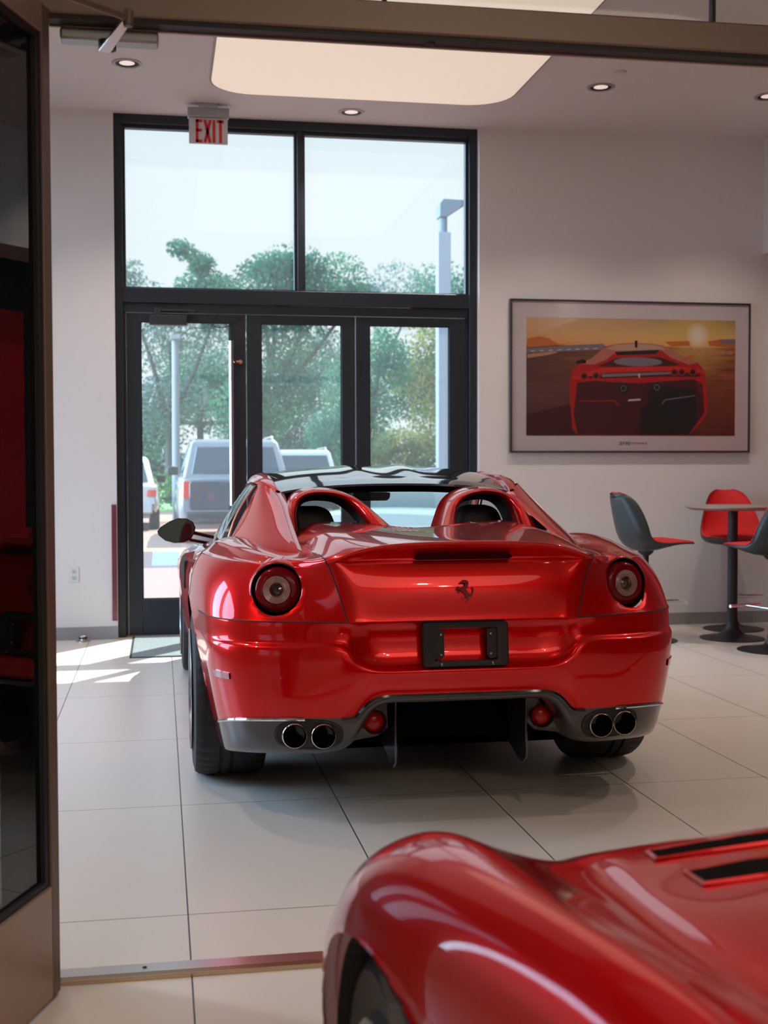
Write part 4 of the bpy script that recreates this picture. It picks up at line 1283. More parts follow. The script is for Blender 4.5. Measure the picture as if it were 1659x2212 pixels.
RAIL = [(1.34, .575, 1.170, .546, 1.186), (1.50, .622, 1.207, .560, 1.226), (1.70, .647, 1.224, .570, 1.256), (1.95, .648, 1.224, .575, 1.268), (2.15, .647, 1.207, .577, 1.254), (2.40, .674, 1.117, .628, 1.150), (2.65, .724, 1.000, .688, 1.030), (2.92, .774, .892, .748, .912)]
for s_ in (-1, 1):
    # cant rail and screen pillar
    ro = spline([(s_ * xo, v, zo) for (v, xo, zo, xi, zi) in RAIL], 6)
    ri_ = spline([(s_ * xi, v, zi) for (v, xo, zo, xi, zi) in RAIL], 6)
    rb = (ro + ri_) / 2 + np.array([0, 0, -.035])
    sec = []
    for o_, i_, b_ in zip(ro, ri_, rb):
        m1 = o_ * .7 + i_ * .3 + np.array([s_ * .008, 0, .008]); m2 = o_ * .35 + i_ * .65 + np.array([s_ * .004, 0, .010])
        sec.append([o_, m1, m2, i_, i_ + np.array([0, 0, -.02]), b_, o_ + np.array([-s_ * .006, 0, -.012])])
    MB().grid(sec, closed_v=True).build('windscreen_pillar', RED, car, smooth=True, angle=50)
    # side glass
    belt = sidecurve(s_, [(.785, 1.30, .960), (.805, 1.55, .94), (.818, 1.9, .914), (.812, 2.2, .902), (.80, 2.45, .895), (.79, 2.68, .885), (.775, 2.88, .885)])
    top = sidecurve(s_, [(.640, 1.56, 1.205), (.644, 1.70, 1.214), (.646, 1.85, 1.216), (.646, 2.13, 1.198), (.676, 2.38, 1.112), (.722, 2.63, 1.000), (.772, 2.88, .900)])
    rows = [[tuple(b + (t_ - b) * q + np.array([s_ * .02 * math.sin(PI * q), 0, 0])) for q in np.linspace(0, 1, 7)] for b, t_ in zip(belt, top)]
    sg = MB().grid(rows).build('side_window', CARGLASS, car, smooth=True)
    m_ = MB(); seam(m_, [t_ + np.array([s_ * .002, 0, -.003]) for t_ in top], .006); m_.build('window_seal', BLACK, sg, smooth=True)
    r0_, r1_ = np.array(rows[0]), np.array(rows[3])
    MB().grid([[p_ + np.array([s_ * .004, 0, 0]) for p_ in r0_], [p_ + np.array([s_ * .004, 0, 0]) for p_ in r0_ + (r1_ - r0_) * .16]]).build('rear_quarter_trim', BLACKG, sg, smooth=True)
    m_ = MB(); seam(m_, [b + np.array([s_ * .004, 0, .002]) for b in belt], .006); seam(m_, [p_ + np.array([s_ * .006, .0, 0]) for p_ in r0_], .005)
    m_.build('bright_waist_strip', ALU, car, smooth=True)
    # flying buttress: triangular sail from the roof corner down to the haunch
    frontE = spline([(.632, 1.545, 1.212), (.668, 1.50, 1.150), (.722, 1.41, 1.060), (.782, 1.295, .962), (.79, 1.28, .93)], 6)
    rearE = spline([(.553, 1.345, 1.184), (.558, 1.13, 1.138), (.567, .77, 1.050), (.573, .42, .972), (.574, .38, .93)], 6)
    outer = []
    for a, b in zip(frontE, rearE):
        row = []
        for q in np.linspace(0, 1, 13):
            p_ = a + (b - a) * q
            roll = max(0, (q - .72) / .28)
            p_ = p_ + np.array([.022 * math.sin(PI * q), 0, .014 * math.sin(PI * q)]) + np.array([-.010, 0, -.004]) * roll ** 2
            row.append(p_)
        outer.append(row)
    outer = np.array(outer)
    inner = outer.copy()
    inner[..., 0] -= .018
    inner[..., 2] -= .010
    ring = np.concatenate([outer, inner[:, ::-1]], 1)
    mir = ring.copy(); mir[..., 0] *= s_
    MB().grid(mir, closed_v=True).build('flying_buttress', RED, car, smooth=True, angle=50)
    # roll hoop
    hp = spline([(.095, 1.020), (.140, 1.072), (.192, 1.130), (.250, 1.170), (.315, 1.191), (.390, 1.197), (.455, 1.187), (.508, 1.155), (.540, 1.10), (.560, 1.04), (.580, .970)], 4)
    dv = spline([(.80, 0), (.92, 0), (1.04, 0), (1.10, 0), (1.13, 0), (1.15, 0), (1.14, 0), (1.10, 0), (1.03, 0), (.95, 0), (.86, 0)], 4)[:, 0]
    cenz = np.array([.38, .98])
    hoop, lin = [], []
    for (x, z), v in zip(hp, dv):
        n_ = np.array([x, z]) - cenz
        n_ /= np.linalg.norm(n_)
        pt = lambda d, vv: (s_ * (x + n_[0] * d), vv, z + n_[1] * d)
        lw = .026 + .030 * min(1, max(0, (1.185 - z) / .12))
        hoop.append([pt(.006, v + .22), pt(.006, v + .12), pt(.0, v + .04), pt(-.006, v + .008), pt(-lw * .5, v), pt(-lw * .85, v + .006), pt(-lw, v + .025)])
        hoop[-1] += [pt(-lw - .003, v + .05), pt(-lw - .008, v + .10)]
        lin.append([pt(-lw - .008, v + .10), pt(-lw - .016, v + .13), pt(-lw - .030, v + .16), pt(-lw - .030, v + .20)])
    MB().grid(np.array(hoop)).build('roll_hoop', RED, car, smooth=True, angle=60)
    MB().grid(np.array(lin)).build('hoop_lining', BLACK, car, smooth=True)
    # seat
    se = empty('seat', (s_ * .405, 0, 0))
    se.parent = car
    sb = []
    for (y, z, hw_, th) in ((1.95, .38, .24, .06), (1.72, .40, .25, .07), (1.60, .52, .25, .09), (1.50, .72, .245, .10), (1.43, .90, .215, .09), (1.42, .99, .140, .07), (1.42, 1.06, .112, .06), (1.43, 1.10, .085, .05), (1.44, 1.118, .02, .02)):
        sb.append([(hw_ * math.copysign(abs(math.cos(t)) ** .6, math.cos(t)), y + th * math.copysign(abs(math.sin(t)) ** .7, math.sin(t)), z) for t in np.linspace(0, 2 * PI, 24, endpoint=False)])
    MB().grid(bpatch(np.array([r_ + r_[:1] for r_ in sb]), 3, 1, 1)).build('seat_back', LEATHER, se, smooth=True)
    # mirrors on twin arms
    mc = (s_ * .995, 2.52, .948)
    prof = [(-.112, .0), (-.106, -.022), (-.07, -.052), (-.02, -.066), (.03, -.064), (.070, -.045), (.090, -.010), (.094, .020), (.080, .050), (.045, .069), (.0, .070), (-.045, .054), (-.095, .022)]
    mm = MB()
    loop = lambda k, y: [(mc[0] + s_ * (-x) * k * (1.0), mc[1] + y, mc[2] + z * k) for (x, z) in prof]
    mm.grid([loop(.93, -.002), loop(1.0, .0), loop(1.0, .02), loop(.92, .07), loop(.66, .11), loop(.3, .125)], closed_v=True)
    mm.add(loop(.3, .125), [tuple(range(len(prof)))])
    mi = mm.build('door_mirror', BLACKG, car, smooth=True, angle=50)
    MB().add([(mc[0] - s_ * x * .935, mc[1] + .004, mc[2] + z * .935) for (x, z) in prof], [tuple(range(len(prof)))]).build('mirror_glass', MIRROR, mi)
    MB().tube([(mc[0] - s_ * .085, mc[1] + .04, mc[2] - .012), (s_ * .80, mc[1] + .07, mc[2] - .040)], .011, 10).tube([(mc[0] - s_ * .06, mc[1] + .04, mc[2] - .05), (s_ * .80, mc[1] + .08, mc[2] - .078)], .010, 10).build('mirror_arm', BLACKG, mi, smooth=True)
# interior mirror, dash, tub, rear screen between the hoops
MB().prism(rounded(.215, .065, .028), .035, lambda x, y, z: (.085 + x - .02, 2.45 + y, 1.140 + z)).build('interior_mirror', BLACK, car, bevel=.006)
MB().tube([(.05, 2.48, 1.17), (.04, 2.46, 1.26)], .012).build('mirror_stem', BLACK, car)
MB().box(-.72, .72, 1.30, 2.95, .24, .30).box(-.70, .70, 1.26, 1.32, .25, .99).box(-.74, .74, 2.55, 2.95, .55, .84).box(-.80, -.72, 1.3, 2.95, .25, .86).box(.72, .80, 1.3, 2.95, .25, .86).build('cabin_tub', LEATHER, car)
MB().grid([[(u, 2.55 + .45 * q, .845 + .03 * math.sin(PI * q) + .02 * q) for u in np.linspace(-.72, .72, 9)] for q in np.linspace(0, 1, 7)]).build('dashboard', LEATHER, car, smooth=True)
MB().grid([[(u, 1.12 + .10 * q, 1.03 + .155 * q) for u in np.linspace(-.15, .15, 5)] for q in (0, 1)]).build('rear_screen', CARGLASS, car)
# wing vents behind the front wheels
for s_ in (-1, 1):
    pv = [(2.84, .762), (2.99, .775), (3.02, .70), (2.95, .615), (2.88, .60)]
    xs = lambda y: .952 + (y - 2.84) * .09
    m_ = MB().add([(s_ * (xs(y) + .004), y, z) for (y, z) in pv] + [(s_ * (xs(y) - .03), y, z) for (y, z) in pv], [tuple(range(5))] + [(i, (i + 1) % 5, (i + 1) % 5 + 5, i + 5) for i in range(5)])
    m_.build('wing_vent', BLACK, car)
# ------------------------------------------------------------------ the near car: front wing and bonnet, nose pointing away
near = empty('sports_car', (1.22, 1.60, 0), label='deep red sports car in the foreground, cut off, showing its front wing and vented bonnet', cat='car')
NX, NYY = 1.22, 1.60
#        Y,   list of (X, z) from sill over the wing crest to the bonnet centre
NROW = [
 (0.35, [(.36,.16),(.36,.28),(.375,.45),(.395,.60),(.41,.70),(.43,.755),(.44,.795),(.50,.800),(.57,.800),(.66,.815),(.80,.840),(1.22,.875)]),
 (0.75, [(.35,.16),(.35,.28),(.37,.45),(.385,.60),(.405,.70),(.425,.755),(.455,.792),(.50,.798),(.56,.785),(.66,.795),(.80,.820),(1.22,.860)]),
 (1.05, [(.33,.16),(.33,.28),(.355,.45),(.372,.62),(.395,.738),(.428,.784),(.47,.808),(.52,.800),(.580,.772),(.64,.777),(.78,.800),(1.22,.840)]),
 (1.32, [(.30,.16),(.265,.28),(.298,.45),(.316,.62),(.340,.735),(.374,.784),(.420,.807),(.47,.792),(.568,.743),(.635,.752),(.77,.772),(1.22,.812)]),
 (1.52, [(.29,.16),(.255,.28),(.262,.45),(.270,.61),(.290,.715),(.327,.776),(.398,.800),(.46,.780),(.575,.722),(.64,.730),(.77,.748),(1.22,.790)]),
 (1.68, [(.29,.16),(.252,.28),(.236,.45),(.238,.59),(.254,.692),(.297,.758),(.385,.788),(.455,.765),(.58,.708),(.65,.712),(.77,.730),(1.22,.770)]),
 (1.84, [(.29,.16),(.255,.28),(.238,.45),(.240,.57),(.256,.648),(.300,.712),(.380,.746),(.458,.730),(.59,.690),(.66,.695),(.77,.708),(1.22,.742)]),
 (2.02, [(.31,.16),(.275,.27),(.255,.42),(.260,.53),(.290,.590),(.340,.640),(.410,.668),(.480,.660),(.60,.632),(.67,.635),(.78,.645),(1.22,.670)]),
 (2.25, [(.36,.16),(.33,.26),(.310,.38),(.320,.46),(.350,.510),(.40,.545),(.46,.562),(.52,.560),(.63,.548),(.70,.552),(.80,.560),(1.22,.580)]),
 (2.50, [(.50,.15),(.47,.24),(.45,.32),(.46,.38),(.48,.415),(.52,.440),(.57,.452),(.62,.452),(.70,.448),(.75,.452),(.84,.458),(1.22,.475)]),
 (2.66, [(.72,.15),(.70,.21),(.69,.27),(.69,.31),(.70,.335),(.72,.350),(.76,.360),(.80,.362),(.85,.362),(.88,.364),(.93,.368),(1.22,.380)]),
]
NA = np.array([[(x - NX, y - NYY, z) for (x, z) in r] for (y, r) in NROW], float)
NR = NA[:, ::-1].copy()[:, 1:]
NR[..., 0] *= -1
NG = bpatch(np.concatenate([NA, NR], 1), 8, 8, 2)
na, nb = NG.shape[:2]
NP = NG.copy()
ndead = np.zeros((na, nb), bool)
AC, AZc, AR = 1.60 - NYY, .325, .345
for i in range(na):
    for j in range(nb):
        x, y, z = NG[i, j]
        if abs(x) < .80 or z > .69: continue
        dy, dz = y - AC, z - AZc
        if dz < 0 and abs(dy) < AR:
            ndead[i, j] = True; NP[i, j, 1] = AC + math.copysign(AR, dy)
        elif dz >= 0 and math.hypot(dy, dz) < AR:
            d_ = math.hypot(dy, dz); ndead[i, j] = True
            NP[i, j, 1] = AC + dy / d_ * AR; NP[i, j, 2] = AZc + dz / d_ * AR
# bonnet vent openings
VENTS = [[(.715, 1.727), (.722, 1.778), (1.10, 1.735), (1.10, 1.675)], [(.715, 1.565), (.722, 1.635), (1.10, 1.60), (1.10, 1.49)]]


def inpoly(x, y, poly):
    c = False
    for k in range(len(poly)):
        (x0, y0), (x1, y1) = poly[k], poly[k - 1]
        if (y0 > y) != (y1 > y) and x < (x1 - x0) * (y - y0) / (y1 - y0) + x0: c = not c
    return c


def nz(x, y):
    """height of the bonnet at a point in the car's frame (bonnet area only)"""
    sub = NG[:, 6 * 8:-6 * 8].reshape(-1, 3)
    d = (sub[:, 0] - x) ** 2 + (sub[:, 1] - y) ** 2
    k = np.argsort(d)[:6]
    w = 1 / (d[k] + 1e-6)
    return float((sub[k, 2] * w).sum() / w.sum())


mb = MB()
mb.v = [tuple(p) for p in NP.reshape(-1, 3)]
for i in range(na - 1):
    for j in range(nb - 1):
        q = ((i, j), (i + 1, j), (i + 1, j + 1), (i, j + 1))
        if all(ndead[a] for a in q): continue
        mb.f.append(tuple(a * nb + b for (a, b) in q))
mb.build('body_shell', RED2, near, smooth=True, angle=180)
gm_ = pmat('dark vent mesh', (.010, .009, .009), .9, 0, 0, 0)
for s_ in (-1, 1):
    for vt in VENTS:
        loc = [((x - NX) * s_, y - NYY) for (x, y) in vt]
        rim_ = MB()
        dens = []
        for k in range(4):
            for q in range(8):
                a, b = loc[k], loc[(k + 1) % 4]
                dens.append((a[0] + (b[0] - a[0]) * q / 8, a[1] + (b[1] - a[1]) * q / 8))
        cx_, cy_ = sum(p[0] for p in dens) / 32, sum(p[1] for p in dens) / 32
        rows = []
        for (sc_, h) in ((1.10, .001), (1.05, .005), (1.0, .004), (.97, .003)):
            rows.append([(cx_ + (x - cx_) * (1 + (sc_ - 1) * .35), cy_ + (y - cy_) * (1 + (sc_ - 1) * 2.2), nz(x, y) + h) for (x, y) in dens])
        rim_.grid(rows, closed_v=True)
        vo = rim_.build('bonnet_vent', RED2, near, smooth=True, angle=60)
        me_ = MB()
        n_ = 14
        P4 = [[None] * (n_ + 1) for _ in range(5)]
        for a in range(5):
            for b in range(n_ + 1):
                u_, v_ = a / 4, b / n_
                x = (1 - v_) * ((1 - u_) * loc[0][0] + u_ * loc[1][0]) + v_ * ((1 - u_) * loc[3][0] + u_ * loc[2][0])
                y = (1 - v_) * ((1 - u_) * loc[0][1] + u_ * loc[1][1]) + v_ * ((1 - u_) * loc[3][1] + u_ * loc[2][1])
                P4[a][b] = (x, y, nz(x, y) + .0045)
        me_.grid(P4)
        mo = me_.build('vent_mesh', gm_, vo)
        if s_ < 0:
            for b in range(1, n_):
                pass
# wheel in the arch, liner
s_ = -1
for s_ in (-1, 1):
    xo = .945
    m_ = MB()
    arc = [(AC + (AR - .004) * math.cos(t), AZc + (AR - .004) * math.sin(t)) for t in np.linspace(-.45, PI + .45, 30)]
    m_.grid([[(s_ * x, y, max(z, .15)) for (y, z) in arc] for x in (.955, .66)])
    m_.add([(s_ * .66, y, max(z, .15)) for (y, z) in arc], [tuple(range(30))])
    m_.build('arch_liner', BLACK, near)
    r, w = .325, .245
    ty = MB()
    pr_ = [(.70, .0), (.74, .012), (.90, .002), (.97, .018), (1.0, .05), (1.0, w - .05), (.97, w - .018), (.9, w - .002), (.7, w)]
    ty.grid([[(s_ * (xo - b), AC + a * r * math.cos(q), r + a * r * math.sin(q)) for (a, b) in pr_] for q in np.linspace(0, 2 * PI, 72, endpoint=False)], closed_u=True)
    to_ = ty.build('wheel', RUBBER, near, smooth=True, angle=40)
    ri = r * .71
    rm = MB().grid([[(s_ * (xo - h), AC + a * math.cos(q), r + a * math.sin(q)) for (a, h) in ((ri, -.002), (ri * .96, .008), (ri * .92, .06), (ri * .9, .2))] for q in np.linspace(0, 2 * PI, 48, endpoint=False)], closed_u=True).build('rim', GREYMET, to_, smooth=True)
    for k in range(10):
        a = 2 * PI * k / 10
        sp = MB()
        sec = []
        for (f_, hw_) in ((.12, .016), (.98, .022)):
            sec.append([(s_ * (xo - .012 - h_), AC + ri * f_ * math.cos(a) - math.sin(a) * o_, r + ri * f_ * math.sin(a) + math.cos(a) * o_) for (o_, h_) in ((-hw_, 0), (hw_, 0), (hw_, .03), (-hw_, .03))])
        sp.grid(sec, closed_v=True).build('spoke', GREYMET, rm)
MB().box(-.65, .65, -1.2, .85, .12, .16).build('undertray', BLACK, near)
# screen base at the back of the bonnet
MB().grid([[(x, -1.25 - .25 * q + .06 * (1 - (x / .85) ** 2), .80 + .055 * (1 - (x / .9) ** 2) + .0 * q - .02 + .10 * q) for x in np.linspace(-.86, .86, 17)] for q in (0, .5, 1)]).build('windscreen', TINTGLASS, near, smooth=True)

# ------------------------------------------------------------------ outside
PAVER = add_noise(pmat('pink brick paving', (.20, .115, .095), .85), 14, .14)
BRICK2 = add_noise(pmat('peach brick paving', (.24, .135, .09), .85), 10, .12)
ASPH = add_noise(pmat('purple grey asphalt', (.07, .042, .05), .9), 20, .2)
PAINTB = pmat('blue parking paint', (.08, .17, .25), .8)
PAINTW = pmat('white parking paint', (.22, .27, .30), .8)
GRASS = add_noise(pmat('grass', (.10, .22, .06), .9), 4, .5)


def sl(name, x0, x1, y0, y1, z, mat):
    return struct(name, MB().box(x0, x1, y0, y1, z - .1, z), mat)


sl('forecourt_paving', -25, 30, 10.05, 16.7, -.02, PAVER)
sl('drive_lane', -25, 30, 16.7, 20.0, -.03, ASPH)
sl('parking_paving', -25, 30, 20.0, 38.0, -.025, BRICK2)
sl('verge_lawn', -60, 70, 38.0, 90, -.01, GRASS)
struct('parking_marking', MB().box(-.12, .28, 17.2, 20.0, -.03, -.027).box(.9, 1.2, 17.2, 20, -.03, -.027), PAINTB)
struct('parking_line', MB().box(.28, .62, 17.2, 20.0, -.03, -.0265).box(-2.6, -2.45, 20, 26, -.025, -.022), PAINTW)

CARW = pmat('white car paint', (.36, .38, .39), .3, 0, .8)
CARS = pmat('silver car paint', (.20, .215, .23), .3, .3, .8)
DKGL = pmat('dark car glazing', (.030, .045, .06), .06, 0, 1)
DKTG = pmat('dark tailgate', (.05, .06, .07), .12, .1, 1)
TAIL = pmat('vehicle tail lamp', (.5, .03, .02), .2, 0, 1)


def vehicle(name, lbl, cat, loc, L, Wd, Hh, belt, paint, rz=0, suv=True, tailgate=None, group=None):
    """parked vehicle, local y forward, tail at y=0"""
    t = empty(name, loc, rz, lbl, cat, group)
    hw = Wd / 2
    st = []
    bl = belt
    prof = [(0.0, .42, bl * .93, .90), (.10, .36, bl * .98, .96), (.6, .30, bl, 1.0), (L * .45, .28, bl, 1.0), (L * .72, .28, bl * .97, 1.0), (L * .9, .30, bl * .86, .98), (L, .40, bl * .72, .88)]
    for (y, z0, z1, k) in prof:
        w_ = hw * k
        st.append([(-w_ * .9, y, z0), (-w_, y, z0 + .14), (-w_, y, (z0 + z1) / 2), (-w_ * .97, y, z1 - .08), (-w_ * .90, y, z1), (0, y, z1 + .03), (w_ * .90, y, z1), (w_ * .97, y, z1 - .08), (w_, y, (z0 + z1) / 2), (w_, y, z0 + .14), (w_ * .9, y, z0)])
    Gv = bpatch(st, 4, 3, 1)
    m_ = MB().grid(Gv)
    m_.add([tuple(p) for p in Gv[0]], [tuple(range(Gv.shape[1]))]).add([tuple(p) for p in Gv[-1]], [tuple(range(Gv.shape[1]))])
    m_.box(-hw * .8, hw * .8, .3, L - .3, .25, .5)
    m_.build('body', paint, t, smooth=True, angle=40)
    # cabin
    c0, c1, r0, r1 = (.06, L * .70, .32, L * .50) if suv else (.5, L * .74, 1.15, L * .52)
    tw = hw * .76
    cab = [[(-hw * .90, c0, bl - .03), (hw * .90, c0, bl - .03), (hw * .90, c1, bl - .03), (-hw * .90, c1, bl - .03)], [(-tw, r0, Hh - .07), (tw, r0, Hh - .07), (tw, r1, Hh - .07), (-tw, r1, Hh - .07)], [(-tw * .90, r0 + .10, Hh), (tw * .90, r0 + .10, Hh), (tw * .90, r1 - .1, Hh), (-tw * .90, r1 - .1, Hh)]]
    cm = MB().grid(cab, closed_v=True)
    cm.add(cab[2], [(0, 1, 2, 3)])
    cm.build('cabin', paint, t, bevel=.03, segs=3)

    def pane(nm, a, b, c, d, out, ins=.07):
        """glass slightly proud of the cabin face a-b (low edge), d-c (top edge)"""
        a, b, c, d = [np.array(q) for q in (a, b, c, d)]
        L2 = lambda u, v: (1 - v) * ((1 - u) * a + u * b) + v * ((1 - u) * d + u * c)
        q = [L2(ins, .10), L2(1 - ins, .10), L2(1 - ins, .90), L2(ins, .90)]
        o_ = np.array(out)
        MB().add([tuple(p + o_ * h) for h in (-.02, .012) for p in q], [(0, 1, 2, 3), (7, 6, 5, 4), (0, 4, 5, 1), (1, 5, 6, 2), (2, 6, 7, 3), (3, 7, 4, 0)]).build(nm, DKGL, t, bevel=.02)
    pane('rear_window', cab[0][0], cab[0][1], cab[1][1], cab[1][0], (0, -1, 0))
    pane('windscreen', cab[0][3], cab[0][2], cab[1][2], cab[1][3], (0, 1, 0))
    pane('side_window', cab[0][0], cab[0][3], cab[1][3], cab[1][0], (-1, 0, 0), .05)
    pane('side_window', cab[0][1], cab[0][2], cab[1][2], cab[1][1], (1, 0, 0), .05)
    if tailgate:
        MB().prism(rounded(hw * 1.62, bl * .42, .06), .05, lambda x, y, z: (x, -.035 + y, bl * .72 + z)).build('tailgate_panel', tailgate, t, bevel=.02)
    for s_ in (-1, 1):
        MB().prism(rounded(.20 if not suv else .13, .14 if not suv else .30, .03), .06, lambda x, y, z: (s_ * hw * .84 + x, -.03 + y, bl * .80 + z)).build('tail_lamp', TAIL, t, bevel=.01)
        m_ = MB().box(s_ * (hw + .05) - .10, s_ * (hw + .05) + .10, L * .60, L * .60 + .12, bl + .0, bl + .17)
        m_.build('door_mirror', BLACK, t, bevel=.03)
        for y in (.85, L - .9):
            m_ = MB()
            rr_ = .37 if suv else .32
            m_.lathe([(rr_ * .6, -.11), (rr_ * .95, -.11), (rr_, -.08), (rr_, .08), (rr_ * .95, .11), (rr_ * .6, .11)], 28, (s_ * (hw - .10), y, rr_), 'X')
            wo = m_.build('wheel', RUBBER, t, smooth=True, angle=40)
            MB().lathe([(0, -.09), (rr_ * .62, -.10), (rr_ * .62, .10), (0, .09)], 20, (s_ * (hw - .10), y, rr_), 'X').build('hub', SILVER, wo, smooth=True, angle=40)
    MB().box(-hw * .86, hw * .86, -.06, .06, .36, .56).build('bumper', BLACK if suv else paint, t, bevel=.03)
    if suv:
        for s_ in (-1, 1):
            MB().tube([(s_ * tw * .88, r0 + .15, Hh + .01), (s_ * tw * .88, r0 + .25, Hh + .05), (s_ * tw * .88, r1 - .25, Hh + .05), (s_ * tw * .88, r1 - .15, Hh + .01)], .018, 8).build('roof_rail', ALU, t)
    return t


vehicle('parked_car', 'silver off-road car parked outside behind the entrance door, dark rear window', 'car', (1.28, 21.6, -.025), 4.8, 1.98, 1.80, 1.17, CARS, 0, True, DKTG)
vehicle('parked_car', 'white pickup-like car parked outside, leftmost through the entrance door', 'car', (-.95, 26.5, -.025), 4.6, 1.85, 1.55, .98, CARW, 0, False)
vehicle('parked_car', 'white car parked outside, its roof just showing beside the silver off-road car', 'car', (3.2, 29.0, -.025), 4.7, 1.95, 1.72, 1.10, CARW, 0, True)
vehicle('parked_car', 'low white car parked outside, seen through the red car\'s cabin', 'car', (2.55, 14.3, -.02), 4.3, 1.85, 1.12, .80, CARW, -.55, False)

POLE = pmat('pale grey pole', (.20, .22, .25), .5)
t = empty('lamp_post', (4.99, 22.0, -.02), label='tall pale lamp post outside the right-hand pane with slanted head', cat='lamp post')
MB().box(-.115, .115, -.115, .115, 0, 5.46).build('pole', POLE, t, bevel=.01)
MB().tube([(0, 0, 5.46), (0, 0, 5.80)], .075, 12).build('neck', pmat('blue grey lamp head', (.09, .12, .15), .5), t)
MB().prism([(-.09, 5.72), (.03, 5.72), (.42, 5.98), (.44, 6.03), (-.02, 6.04), (-.09, 5.95)], .30, lambda x, y, z: (x, -.15 + y, z)).build('lamp_head', MATS['blue grey lamp head'], t, bevel=.01)
t = empty('lamp_post', (.39, 31.0, -.02), label='slim white lamp post outside seen through the opening entrance door', cat='lamp post')
MB().tube([(0, 0, 0), (0, 0, 4.4)], [.105, .08], 14).build('pole', POLE, t, smooth=True)
MB().box(-.12, .12, -.35, .12, 4.38, 4.48).build('lamp_head', POLE, t, bevel=.01)

# hedge and trees
rng = random.Random(7)
LEAF = {}


def leafmat(name, c, tr):
    m = bpy.data.materials.new(name)
    m.use_nodes = True
    n = m.node_tree
    n.nodes.clear()
    out = n.nodes.new('ShaderNodeOutputMaterial')
    d = n.nodes.new('ShaderNodeBsdfDiffuse')
    t_ = n.nodes.new('ShaderNodeBsdfTranslucent')
    mx_ = n.nodes.new('ShaderNodeMixShader')
    mx_.inputs[0].default_value = .45
    tc_ = n.nodes.new('ShaderNodeTexCoord')
    ns_ = n.nodes.new('ShaderNodeTexNoise')
    ns_.inputs['Scale'].default_value = 1.1
    ns_.inputs['Detail'].default_value = 3
    cm = n.nodes.new('ShaderNodeValToRGB')
    cm.color_ramp.elements[0].position = .36
    cm.color_ramp.elements[0].color = (*c, 1)
    cm.color_ramp.elements[1].position = .66
    cm.color_ramp.elements[1].color = (*tr, 1)
    n.links.new(tc_.outputs['Object'], ns_.inputs['Vector'])
    n.links.new(ns_.outputs['Fac'], cm.inputs[0])
    n.links.new(cm.outputs[0], d.inputs[0])
    n.links.new(cm.outputs[0], t_.inputs[0])
    n.links.new(d.outputs[0], mx_.inputs[1])
    n.links.new(t_.outputs[0], mx_.inputs[2])
    n.links.new(mx_.outputs[0], out.inputs[0])
    LEAF[name] = m
    return m


leafmat('teal leaves', (0.023, 0.111, 0.086), (0.074, 0.216, 0.115))
leafmat('grey green leaves', (0.072, 0.137, 0.127), (0.176, 0.243, 0.216))
leafmat('olive leaves', (0.072, 0.143, 0.058), (0.270, 0.257, 0.074))
BARK = pmat('bark', (.07, .06, .06), .9)


def leaves(mb, cx, cy, cz, rx, ry, rz_, n, size):
    for _ in range(n):
        while True:
            x, y, z = rng.uniform(-1, 1), rng.uniform(-1, 1), rng.uniform(-1, 1)
            d_ = x * x + y * y + z * z
            if .12 < d_ < 1: break
        p = Vector((cx + x * rx, cy + y * ry, cz + z * rz_))
        a = Vector((rng.gauss(0, 1), rng.gauss(0, 1), rng.gauss(0, 1))).normalized()
        b = a.cross(Vector((rng.gauss(0, 1), rng.gauss(0, 1), rng.gauss(0, 1)))).normalized()
        s = size * rng.uniform(.6, 1.3)
        k = len(mb.v)
        mb.v += [tuple(p - a * s), tuple(p + b * s * .5), tuple(p + a * s), tuple(p - b * s * .5)]
        mb.f.append((k, k + 1, k + 2, k + 3))


def tree(lbl, x, y, trunk, blobs, mat, dens, size, bend=0.0):
    t = empty('tree', (x, y, -.02), label=lbl, cat='tree', group='trees beyond the car park')
    mb = MB()
    hgt = trunk
    mb.tube([(0, 0, 0), (bend * .3, 0, hgt * .5), (bend, 0, hgt)], [.20, .16, .12], 9)
    for (bx, by, bz, *_r) in blobs:
        mid = ((bend + bx) / 2 + .1, by / 2, (hgt + bz) / 2 - .2)
        mb.tube([(bend, 0, hgt * .9), mid, (bx, by, bz)], [.10, .07, .03], 7)
    mb.build('trunk', BARK, t, smooth=True)
    dens, size = dens * 3.2, size * .52
    lv = MB()
    for (bx, by, bz, rx, ry, rz_) in blobs:
        nn = int(dens * (rx * ry * rz_) ** .67)
        for q in range(5):
            th = rng.uniform(0, 2 * PI)
            leaves(lv, bx + rx * .45 * math.cos(th) * (q > 0), by + ry * .4 * math.sin(th) * (q > 0), bz + rng.uniform(-.45, .45) * rz_ * (q > 0), rx * .62, ry * .62, rz_ * .60, nn // 5, size)
    lv.build('foliage', LEAF[mat], t, recalc=False)
    return t


